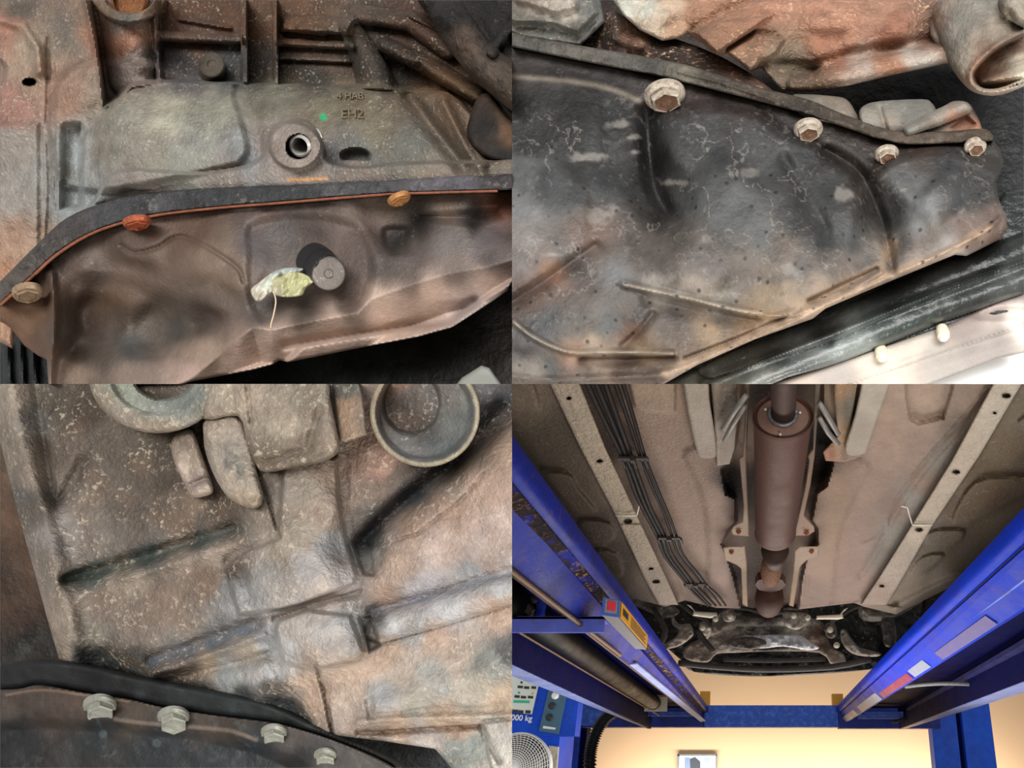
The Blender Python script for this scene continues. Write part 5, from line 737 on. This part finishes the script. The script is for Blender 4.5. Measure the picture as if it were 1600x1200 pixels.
# --- lift
lift = thing('car_lift', 'blue four-post car lift with two runways and a far cross beam', 'car lift', (0, 8.4, 0))
M_b1 = blue('lift_blue_left', '#1b2a8c', spec=.1); M_b2l = blue('lift_blue_right', '#0034c0', spec=.06, rust_amt=.25, speck_amt=.25, rust='#3a2c90'); M_navy = blue('navy_inside', '#070b3c', rust_amt=.1, speck='#12184c', rough=.65, spec=.05); M_lip = blue('pale_lip', '#8490c4', rust_amt=.25, rust='#b8b8c8'); M_b3l = blue('beam_blue', '#3a62c8', rust='#6a8ad8', rust_amt=.5, rust_scale=14, speck_amt=.15)
def edge(u1, v1, u2, v2, Z, dx=0, dz=0):
    p = P(u1, v1, Z); q = P(u2, v2, Z); s = (q - p) / (q[1] - p[1]); return lambda y: p + s * (y - p[1]) + np.array([dx, 0, dz])
def sweep(edges, ya, yb, mat, name, parent=lift, smooth=False, label=None, n=1):
    ys = np.linspace(ya, yb, n + 1); V, F = prism(np.array([e(ya) for e in edges]), np.array([e(yb) for e in edges])); return mesh_obj(name, V, F, mat, parent, smooth, label=label, auto=35 if smooth else None)
YA, YB = 1.15, 8.3
eA = (800, 680, 1108, 1106); eG = (800, 772, 1103, 1117); eC = (818, 900, 1098, 1126); eD = (800, 1040, 985, 1125)
run = sweep([edge(*eC, .62, -.03, .18), edge(*eD, .52, .01, .28), edge(*eD, .52, .01, .30), edge(*eC, .62, -.03, .20)], YA, YB, M_navy, 'runway', label='left runway, navy underneath')
def roundrail(e1, e2, Z1, Z2, bul, mat, name, n=7, label=None, parent=None, back=.05, side=1):
    E = []
    for i in range(n):
        t = i / (n - 1); b = math.sin(math.pi * t) * bul
        E.append(lambda y, t=t, b=b: edge(*e1, Z1)(y) * (1 - t) + edge(*e2, Z2)(y) * t + np.array([side * b * .7, 0, -b]))
    E.append(lambda y: edge(*e2, Z2)(y) + np.array([-side * back, 0, .02])); E.append(lambda y: edge(*e1, Z1)(y) + np.array([-side * back, 0, .02]))
    return sweep(E, YA, YB, mat, name, parent or lift, True, label)
roundrail(eA, (800, 762, 1103, 1114), .82, .74, .022, M_b1, 'runway_rail', label='rounded blue inner rail of the left runway', parent=run)
sweep([edge(800, 757, 1103, 1115, .735), edge(800, 757, 1103, 1115, .735, -.0, .03), edge(800, 800, 1101, 1120, .735, -.0, .03), edge(800, 800, 1101, 1120, .715)], YA, YB, grime('dirt_groove', '#2a2022', rough=.8, speck='#b08458', speck_amt=.9, speck_scale=36, speck_lo=.53, mott=.5, mott_scale=12, rust='#26349c', rust_amt=.9, rust_scale=7, bump=.8, bump_scale=60), 'rail_groove', run)
fl = sweep([edge(800, 786, 1101, 1119, .73), edge(*eC, .62), edge(*eC, .62, -.03, .0), edge(*eC, .62, -.05, .2), edge(800, 786, 1101, 1119, .73, -.06, .08)], YA, YB, M_b1, 'runway_side_beam', run)
sweep([edge(810, 900, 1092, 1126, .612), edge(824, 897, 1101, 1125, .618), edge(824, 897, 1101, 1125, .618, 0, .01), edge(810, 900, 1092, 1126, .612, 0, .01)], 3.6, YB, M_lip, 'edge_highlight', run)  # pale strip added as the beam edge's painted highlight
sweep([edge(*eD, .52), edge(*eD, .52, .025, 0), edge(*eD, .52, .025, .32), edge(*eD, .52, 0, .32)], YA, YB, M_navy, 'outer_flange', run)
sweep([edge(800, 1040, 985, 1126, .515), edge(800, 1056, 985, 1128, .515), edge(800, 1056, 985, 1128, .515, 0, .02), edge(800, 1040, 985, 1126, .515, 0, .02)], 2.2, YB, M_lip, 'flange_lip', run)
cyl = thing('hydraulic_cylinder', 'black glossy hydraulic cylinder under the left blue runway', 'cylinder', P(1028, 1103, .68))
M_cyl = grime('glossy_black_cylinder', '#0a0908', rough=.5, spec=.08, mott=.3, mott_scale=10, coat=0, bump=.08)
ax0 = edge(880, 1000, 1030, 1104, .70); ya, yb = ax0(2)[1], 7.0
V, F = tube([ax0(2.1), ax0(3), ax0(4.5), ax0(6.0), ax0(6.55), ax0(6.6)], [.078, .078, .078, .078, .078, .06], 28); mesh_obj('cylinder_barrel', V, F, M_cyl, cyl)
V, F = tube([ax0(6.58), ax0(6.63)], [.085, .085], 20); mesh_obj('end_cap', V, F, grime('cap_grey', '#4a443c', rough=.4), cyl)
V, F = tube([ax0(1.2), ax0(2.1)], .03, 16); mesh_obj('piston_rod', V, F, grime('rod_steel', '#3a3a3a', rough=.25, metal=.7), cyl)
c = ax0(6.7); mesh_obj('cylinder_mount', *box(c + [0, .1, -.0], (.26, .04, .16)), grime('pale_mount', '#b8b09a', rough=.6, mott=.2), cyl, False)
for e, nm, r in (((800, 893, 905, 974), 'lift_cable', .012), ((815, 990, 1000, 1100), 'lift_cable', .008), ((925, 995, 1075, 1112), 'lift_cable', .008)):
    ee = edge(*e, .60 if e[1] < 900 else .66); V, F = tube([ee(y) for y in np.linspace(1.6, 7.8 if e[1] > 900 else 3.2, 30)], r, 6); mesh_obj(nm, V, F, grime('cable_steel', '#6a5444', rough=.5, metal=.3, mott=.5, mott_scale=90), lift)
# strut across the left runway and its bracket
s0 = P(790, 978, .60); s1 = P(946, 978, .60); mesh_obj('runway_strut', *join([box((s0 + s1) / 2 + [0, -.02, 0], (s1[0] - s0[0], .02, .07)), box((s0 + s1) / 2 + [0, .02, .03], (s1[0] - s0[0], .1, .012))]), blue('strut_blue', '#5a66c0', rust_amt=.15), lift, False)
bp = [(798, 900), (815, 905), (856, 935), (848, 975), (798, 975)]
relief('pulley_bracket', bp, lambda u, v: 0 * u, blue('bracket_blue', '#2038a8'), None, R4, lift, step=3, zf=wall_y(2.6), skirt=12, bev=2, drop=1)
for (x, y, r) in ((835, 938, 5), (829, 958, 6), (806, 958, 5)):
    V, F = lathe([(r * .003, 0), (r * .003, .02), (r * .0018, .022), (r * .0018, .03), (0, .03)], 16, PY(x, y, 2.56), (0, -1, 0)); mesh_obj('pulley_bolt', V, F, M_tube, lift, auto=30)
for pts in ([(798, 915), (812, 935), (832, 955)], [(798, 940), (815, 948), (829, 958)]):
    V, F = tube([PY(a, b, 2.5) for a, b in pts], .014, 10); mesh_obj('hydraulic_hose', V, F, M_tube, lift)
# switch box on the left runway
sb = thing('switch_box', 'grey switch box with red button and yellow warning label on left runway', 'switch box', P(953, 963, .58))
zb = .585; A0, A1, A2, A3 = [P(a, b, zb) for a, b in ((940, 961), (966, 965), (1010, 1015), (993, 1014))]
hh = PY(966, 938, A1[1])[2] - A1[2]; up = np.array([0, 0, hh])
V, F = prism(np.array([A0, A1, A2, A3]), np.array([A0, A1, A2, A3]) + up); mesh_obj('box_body', V, F, grime('box_grey', '#7d7a7c', rough=.5, speck='#5a4436', speck_amt=.4, speck_scale=30, mott=.12, mott_scale=10), sb, False)
def lerp(a, b, t): return a * (1 - t) + b * t
def quad_on(o, x, y, a, b, c_, d, off, thick, mat, name, parent, label=None):   # panel on the face o + s x + t y
    n = np.cross(x, y); n = n / np.linalg.norm(n); R_ = [o + x * s + y * t + n * off for s, t in ((a, c_), (b, c_), (b, d), (a, d))]
    V, F = prism(np.array(R_), np.array([r + n * thick for r in R_])); return mesh_obj(name, V, F, mat, parent, False, label=label)
ef = A1 - A0
quad_on(A0, ef, up, 0, 1, 0, 1, .001, .002, blue('box_end_blue', '#4a6ac0'), 'end_plate', sb, 'blue painted end of the box')
quad_on(A0, ef, up, .12, .85, .15, .92, .004, .003, grime('button_frame', '#8a8a92', rough=.5), 'button_frame', sb)
quad_on(A0, ef, up, .24, .72, .3, .82, .007, .006, plain('red_button', '#e03a4a', .35), 'red_button', sb, 'square red button')
sd = A2 - A1
lab = quad_on(A1, sd, up, .04, .985, .1, 1.0, .002, .002, plain('yellow_label', '#f0a818', .5), 'warning_label', sb, 'yellow warning label')
M_ink = plain('black_ink', '#2a2218', .6)
for i in range(5): quad_on(A1, sd, up, .34, .9 - .06 * (i % 2), .2 + i * .14, .25 + i * .14, .005, .001, M_ink, 'print_line', lab)
quad_on(A1, sd, up, .09, .24, .35, .75, .005, .001, M_ink, 'print_mark', lab)
# right runway
fA = (1600, 793, 1300, 1111); fG = (1600, 848, 1303, 1121); fC = (1600, 950, 1312, 1135); fD = (1600, 1066, 1425, 1132)
runr = sweep([edge(*fC, .62, .03, .18), edge(*fD, .52, -.01, .28), edge(*fD, .52, -.01, .30), edge(*fC, .62, .03, .20)], YA, YB, M_navy, 'runway', label='right runway, navy underneath')
roundrail(fA, fG, .82, .74, .02, M_b2l, 'runway_rail', label='rounded blue inner rail of the right runway', parent=runr, side=-1)
sweep([edge(1600, 848, 1303, 1121, .75), edge(1600, 848, 1303, 1121, .75, .04, .05), edge(1600, 860, 1304, 1123, .75, .04, .05), edge(1600, 860, 1304, 1123, .74)], YA, YB, M_dark, 'rail_groove', runr)
g2 = (1600, 858, 1304, 1122)
sweep([edge(*g2, .73), edge(*fC, .62), edge(*fC, .62, .02, 0), edge(*fC, .62, .05, .2), edge(*g2, .73, .05, .08)], YA, YB, M_b2l, 'runway_side_beam', runr)
sweep([edge(1600, 905, 1308, 1129, .676), edge(1600, 909, 1308, 1130, .672), edge(1600, 909, 1308, 1130, .672, 0, .01), edge(1600, 905, 1308, 1129, .676, 0, .01)], YA, YB, blue('crease_blue', '#5a7ae0'), 'pressed_crease', runr)
sweep([edge(1600, 1006, 1430, 1103, .70), edge(1600, 1024, 1430, 1109, .70), edge(1600, 1024, 1430, 1109, .70, 0, .03), edge(1600, 1006, 1430, 1103, .70, 0, .03)], YA, 7.6, blue('channel_navy', '#2a2c5a'), 'cable_channel', runr)
sweep([edge(*fD, .52), edge(*fD, .52, -.02, 0), edge(*fD, .52, -.02, .32), edge(*fD, .52, 0, .32)], YA, YB, M_navy, 'outer_flange', runr)
sweep([edge(1600, 1066, 1425, 1132, .515), edge(1600, 1082, 1425, 1136, .515), edge(1600, 1082, 1425, 1136, .515, 0, .02), edge(1600, 1066, 1425, 1132, .515, 0, .02)], 2.2, YB, M_lip, 'flange_lip', runr)
def patch(e1, Z1, e2, Z2, v1, v2, t1, t2, mat, name, parent, label=None, side=1):
    """a strip of tape or bare metal on the slanted side beam, between rows v1 and v2 of its lower edge"""
    a, b = edge(*e1, Z1), edge(*e2, Z2)
    y1 = float(P(1400, v1, Z2)[1]); y2 = float(P(1400, v2, Z2)[1]); o = np.array([-.004 * side, 0, -.006]); R_ = [lerp(a(y), b(y), t) + o for y, t in ((y1, t1), (y1, t2), (y2, t2), (y2, t1))]
    V, F = prism(np.array(R_), np.array(R_) + [0, 0, .004]); return mesh_obj(name, V, F, mat, parent, False, label=label)
patch(g2, .73, fC, .62, 975, 1030, .60, .97, grime('violet_worn', '#554e90', rough=.4, mott=.15, mott_scale=12), 'worn_patch', runr, 'greyish violet worn patch')
patch(g2, .73, fC, .62, 1042, 1058, .55, .95, grime('white_worn', '#8f94a8', rough=.5, mott=.15, mott_scale=20), 'tape', runr, 'white tape patch')
patch(g2, .73, fC, .62, 1060, 1090, .6, .97, grime('red_tape', '#84264e', rough=.4, mott=.15, mott_scale=12), 'tape', runr, 'dull red tape patch')
patch(g2, .73, fC, .62, 1092, 1112, .45, .98, grime('silver_worn', '#bcc0cc', rough=.5, mott=.2, mott_scale=14), 'worn_patch', runr)
patch(g2, .73, fC, .62, 1116, 1130, .45, .98, grime('silver_worn2', '#c4c2c4', rough=.5, mott=.2, mott_scale=14, rust='#8a6a54', rust_amt=.6, rust_scale=6), 'worn_patch', runr)
e1l = (800, 786, 1101, 1119)
patch(e1l, .73, eC, .62, 1085, 1100, .35, .95, grime('rust_patch', '#8a7464', rough=.6, mott=.25, mott_scale=14), 'worn_patch', run, 'brown bare patch', side=-1)
patch(e1l, .73, eC, .62, 1103, 1120, .3, .98, grime('white_end', '#c8cad4', rough=.5, mott=.1), 'worn_patch', run, 'white worn end', side=-1)
# far cross beam, stops, posts
def ybox(u0_, v0_, u1_, v1_, Y, d, mat, name, parent=lift, label=None, h=None):
    a = PY(u0_, v0_, Y); b = PY(u1_, v1_, Y); c = (a + b) / 2 + [0, d / 2, 0]; return mesh_obj(name, *box(c, (abs(b[0] - a[0]), d, abs(b[2] - a[2]))), mat, parent, False, label=label)
ybox(1100, 1102, 1310, 1136, 8.4, .2, M_b3l, 'cross_beam', label='mid blue cross beam')
ybox(900, 1104, 1100, 1136, 8.4, .2, blue('beam_shadow_blue', '#28388c'), 'cross_beam')
ybox(903, 1094, 946, 1134, 8.38, .1, M_b3l, 'beam_end_plate')
ybox(1310, 1104, 1470, 1138, 8.4, .2, blue('beam_shadow_blue2', '#28388c'), 'cross_beam')
for k, (a, b) in enumerate(((1010, 1095), (1000, 1090), (1340, 1425), (1350, 1428), (1330, 1420))):
    ybox(a, 1112 + 4 * (k % 3), b, 1115 + 4 * (k % 3), 7.9, .03, M_b3l, 'end_rod')
V, F = tube([PY(a, b, 7.8) for a, b in smooth_poly([(1395, 1128), (1415, 1122), (1430, 1112), (1440, 1105), (1460, 1100)], False, 4)], .02, 8); mesh_obj('frayed_cable', V, F, M_dark, lift)
for k in range(14):
    a = random.uniform(0, 6.28); V, F = tube([PY(1434, 1106, 7.7), PY(1434 + 7 * math.cos(a), 1106 + 5 * math.sin(a), 7.7), PY(1434 + 13 * math.cos(a + .5), 1106 + 9 * math.sin(a + .5), 7.7)], .008, 5)
    mesh_obj('cable_strand', V, F, M_dark, lift)
V, F = tube([P(a, b, .66) for a, b in smooth_poly([(1415, 1073), (1440, 1070), (1480, 1068), (1530, 1070), (1570, 1073), (1620, 1066)], False, 4)], .016, 10); hc = mesh_obj('loose_hose', V, F, grime('grey_hose', '#8a8a86', rough=.5, mott=.15, mott_scale=30), None); tag(hc, 'thin grey hose looping across the underside of the right runway', 'hose')
for a, b, c_, d in ((1094, 1080, 1109, 1102), (1300, 1084, 1318, 1104)):
    o = ybox(a, b, c_, d, 8.62, .1, plain('stop_yellow_%d' % a, '#e8a430', .5), 'wheel_stop', None); tag(o, 'small yellow wheel stop at the %s end of the far cross beam' % ('left' if a < 1200 else 'right'), 'wheel stop', 'yellow wheel stops on the lift')
def post(x0, x1, y, mat, name, top, **k):
    a = PY(x0, 1200, y); b = PY(x1, 1200, y); zt = float(PY(x0, top, y)[2]); return mesh_obj(name, *box(((a[0] + b[0]) / 2, y + .1, zt / 2), (b[0] - a[0], .2, zt)), mat, lift, False, **k)
post(1512, 1558, 8.7, blue('post_blue', '#2c62e4', rust_amt=.1), 'post', 1088, label='bright blue right post')
post(1462, 1502, 8.7, blue('post_blue_b', '#2f5fd8', rust_amt=.1), 'post', 1098)
post(1500, 1513, 8.8, M_navy, 'post_slot', 1100)
post(878, 900, 8.7, blue('post_blue_c', '#1c46c0'), 'post', 1134); post(900, 912, 8.8, M_navy, 'post_slot', 1134)
# control cabinet at the left
cab = thing('control_cabinet', 'blue lift control cabinet with white instruction plate and black knobs', 'control cabinet', tuple(PY(845, 1250, 5.0)))
Yc = 5.0; a = PY(700, 1030, Yc); b = PY(898, 1150, Yc)
mesh_obj('cabinet_body', *box(((a[0] + PY(880, 1100, Yc)[0]) / 2, Yc + .2, a[2] / 2), (PY(880, 1100, Yc)[0] - a[0], .4, a[2])), blue('cabinet_blue', '#1c50d0', rust_amt=.05, speck_amt=.1), cab, False)
def cq(pts, Y, d, mat, name, parent=cab, label=None):
    q = np.array([PY(u_, v_, Y) for u_, v_ in pts]); V, F = prism(q, q + [0, d, 0]); return mesh_obj(name, V, F, mat, parent, False, label=label)
cq([(856, 1072), (888, 1080), (905, 1085), (898, 1150), (842, 1150)], Yc - .12, .14, blue('cabinet_blue_side', '#1a48b8', rust_amt=.05), 'side_box')
pl = cq([(808, 1050), (843, 1064), (831, 1116), (798, 1113), (798, 1050)], Yc - .02, .012, plain('white_plate', '#e8efe6', .5), 'instruction_plate', label='white instruction plate')
for (x, y, w, h_, c) in ((812, 1057, 7, 3, '#3a3a3a'), (824, 1061, 7, 3, '#3a3a3a'), (815, 1066, 3, 3, '#2a2a2a'), (813, 1073, 8, 4, '#333333'), (823, 1074, 8, 4, '#333333'), (834, 1074, 7, 4, '#333333'), (811, 1082, 3, 3, '#3aa890'), (832, 1083, 3, 3, '#d8c040'), (808, 1088, 8, 4, '#333333'), (818, 1089, 8, 4, '#333333'), (829, 1089, 8, 4, '#333333'), (815, 1096, 25, 4, '#3fbf98'), (805, 1111, 9, 5, '#333333'), (814, 1112, 8, 5, '#333333'), (825, 1112, 8, 5, '#333333')):
    cq([(x - w / 2, y - h_ / 2), (x + w / 2, y - h_ / 2 + .6), (x + w / 2 - .5, y + h_ / 2 + .6), (x - w / 2 - .5, y + h_ / 2)], Yc - .026, .004, plain('ink_%d_%d' % (x, y), c, .6), 'printed_box', pl)
gp = cq([(858, 1074), (886, 1082), (872, 1147), (842, 1142)], Yc - .15, .02, plain('teal_panel', '#3f6478', .4), 'gauge_panel', label='dark teal gauge panel')
for i, (x, y) in enumerate(((868, 1087), (863, 1103), (859, 1121))):
    V, F = lathe([(.03, 0), (.03, .012), (.022, .014), (.02, .035), (0, .036)], 20, PY(x, y, Yc - .15), (0, -1, 0)); mesh_obj('knob', V, F, plain('knob_%d' % i, ('#e8e8e4', '#26282c', '#26282c')[i], .4), gp, auto=30)
def sign(s, u, v, px, Y, parent, mat, rot=0, bold=0):
    c = bpy.data.curves.new('t', 'FONT'); c.body = s; zc = Y / (cp_ + (v - V0) / FPX * sp_); k = zc / FPX; c.size = px * k * 1.38; c.extrude = .002; c.offset = bold * k; c.align_x = 'CENTER'; c.align_y = 'CENTER'; c.resolution_u = 3
    o = bpy.data.objects.new('t', c); COL.objects.link(o); dg = bpy.context.evaluated_depsgraph_get(); m = bpy.data.meshes.new_from_object(o.evaluated_get(dg)); bpy.data.objects.remove(o)
    n = bpy.data.objects.new('lettering', m); COL.objects.link(n); m.materials.clear(); m.materials.append(mat); n.parent = parent; n.location = PY(u, v, Y) - wloc(parent); n.rotation_euler = (Matrix.Rotation(math.pi / 2, 3, 'X') @ Matrix.Rotation(rot, 3, 'Z')).to_euler(); return n
sign('5000 kg', 812, 1122, 9, Yc - .01, cab, plain('white_paint', '#f4f6f8', .5), -.05, .2)
cq([(849, 1134), (868, 1137), (867, 1140), (848, 1138)], Yc - .155, .004, plain('panel_white', '#d8e0e4', .5), 'printed_line', gp)
V, F = lathe([(.03, 0), (.03, .01), (.012, .012), (.012, .02), (0, .02)], 6, PY(859, 1130, Yc - .15), (0, -1, 0))
cq([(858, 1165), (872, 1167), (868, 1215), (852, 1215)], Yc - .14, .03, grime('junction_plate', '#b8b09c', rough=.5, mott=.3, mott_scale=20, speck='#4a4438', speck_scale=30), 'junction_plate', label='pale perforated junction plate')
# fan
fan = thing('fan', 'round white wire guard fan at the lower left beside the cabinet', 'fan', tuple(PY(806, 1250, 3.6)))
fc = PY(806, 1200, 3.6); kf = 3.6 / (cp_ + 300 / FPX * sp_) / FPX; M_fan = plain('fan_white', '#eceae4', .4)
Rf = 53 * kf; T = []
for r_ in np.linspace(.16, 1, 15): T.append(tube([fc + Rf * r_ * np.array([math.cos(a), 0, math.sin(a)]) - [0, .07 * (1 - r_ ** 2), 0] for a in np.linspace(0, 6.283, 49)], .0028, 4, False))
for k in range(48):
    a = k * 6.283 / 48; T.append(tube([fc + Rf * r_ * np.array([math.cos(a + .5 * r_), 0, math.sin(a + .5 * r_)]) - [0, .07 * (1 - r_ ** 2), 0] for r_ in (.16, .4, .7, 1)], .0022, 4, False))
mesh_obj('wire_guard', *join(T), M_fan, fan)
V, F = lathe([(Rf * 1.0, 0), (Rf * 1.03, .02), (Rf * 1.0, .05), (Rf * .9, .06), (Rf * .9, .055), (Rf * .97, .04), (Rf * .97, 0)], 40, fc, (0, 1, 0)); mesh_obj('guard_rim', V[:], F[:-2] if False else F, M_fan, fan)
V, F = lathe([(0, .08), (Rf * .18, .075), (Rf * .2, .05), (Rf * .2, 0), (0, 0)], 24, fc, (0, -1, 0)); mesh_obj('hub_cap', V, F, M_fan, fan)
for k in range(4):
    a = k * math.pi / 2 + .4; q = [fc + [Rf * r_ * math.cos(a + d), .02 + .02 * s, Rf * r_ * math.sin(a + d)] for r_, d, s in ((.2, -.2, 0), (.85, -.35, -1), (.88, .35, 1), (.2, .25, 0))]
    V, F = prism(np.array(q), np.array(q) + [0, .004, 0]); mesh_obj('blade', V, F, plain('fan_blade_%d' % k, '#dfe2e2', .3), fan, False)
V, F = tube([fc + [0, .1, 0], fc + [0, .1, -.5], fc + [0, .1, fc[2] * -1 + .02]], .03, 12); mesh_obj('stand', V, F, M_fan, fan)
V, F = lathe([(.22, 0), (.22, .02), (.05, .04), (0, .04)], 32, (fc[0], fc[1] + .1, 0), (0, 0, 1)); mesh_obj('fan_base', V, F, M_fan, fan)
# corrugated hose
hp = smooth_poly([(962, 1110), (946, 1122), (934, 1140), (925, 1165), (922, 1190), (921, 1240), (922, 1330)], False, 24); hpt = [PY(a, b, 6.4) for a, b in hp]
V, F = tube(hpt, [.062 + .012 * math.sin(i * 1.6) for i in range(len(hpt))], 16); ch = mesh_obj('corrugated_hose', V, F, grime('hose_black', '#16181a', rough=.35, mott=.2, mott_scale=20, coat=.3), None, origin=hpt[-1]); tag(ch, 'black corrugated hose hanging down beside the blue left post', 'hose')
# framed picture on the wall
pf_ = thing('framed_picture', 'small grey framed photograph hung low on the pale back wall', 'picture', PY(1088, 1215, 10.98))
mesh_obj('frame', *join([box(PY(1089, y, 10.96), (62 * 10.96 / 900 / 1.05, .04, .03)) for y in (1180, 1246)] + [box(PY(x, 1213, 10.96), (.03, .04, 66 * 10.96 / 900 / 1.05)) for x in (1059, 1119)]), grime('frame_grey', '#8a9094', rough=.4), pf_, False)
cq([(1059, 1180), (1119, 1180), (1119, 1246), (1059, 1246)], 10.97, .01, plain('print_paper', '#e4eaee', .5), 'print', pf_)
cq([(1070, 1184), (1078, 1184), (1080, 1240), (1068, 1240)], 10.965, .004, plain('print_blue', '#8496b4', .6), 'print_figure', pf_)
cq([(1078, 1186), (1086, 1183), (1094, 1190), (1096, 1240), (1080, 1240)], 10.965, .004, plain('print_grey', '#4a5058', .6), 'print_figure', pf_)
cq([(1100, 1184), (1110, 1184), (1110, 1240), (1100, 1240)], 10.965, .004, plain('print_pale', '#a8b0b8', .6), 'print_figure', pf_)
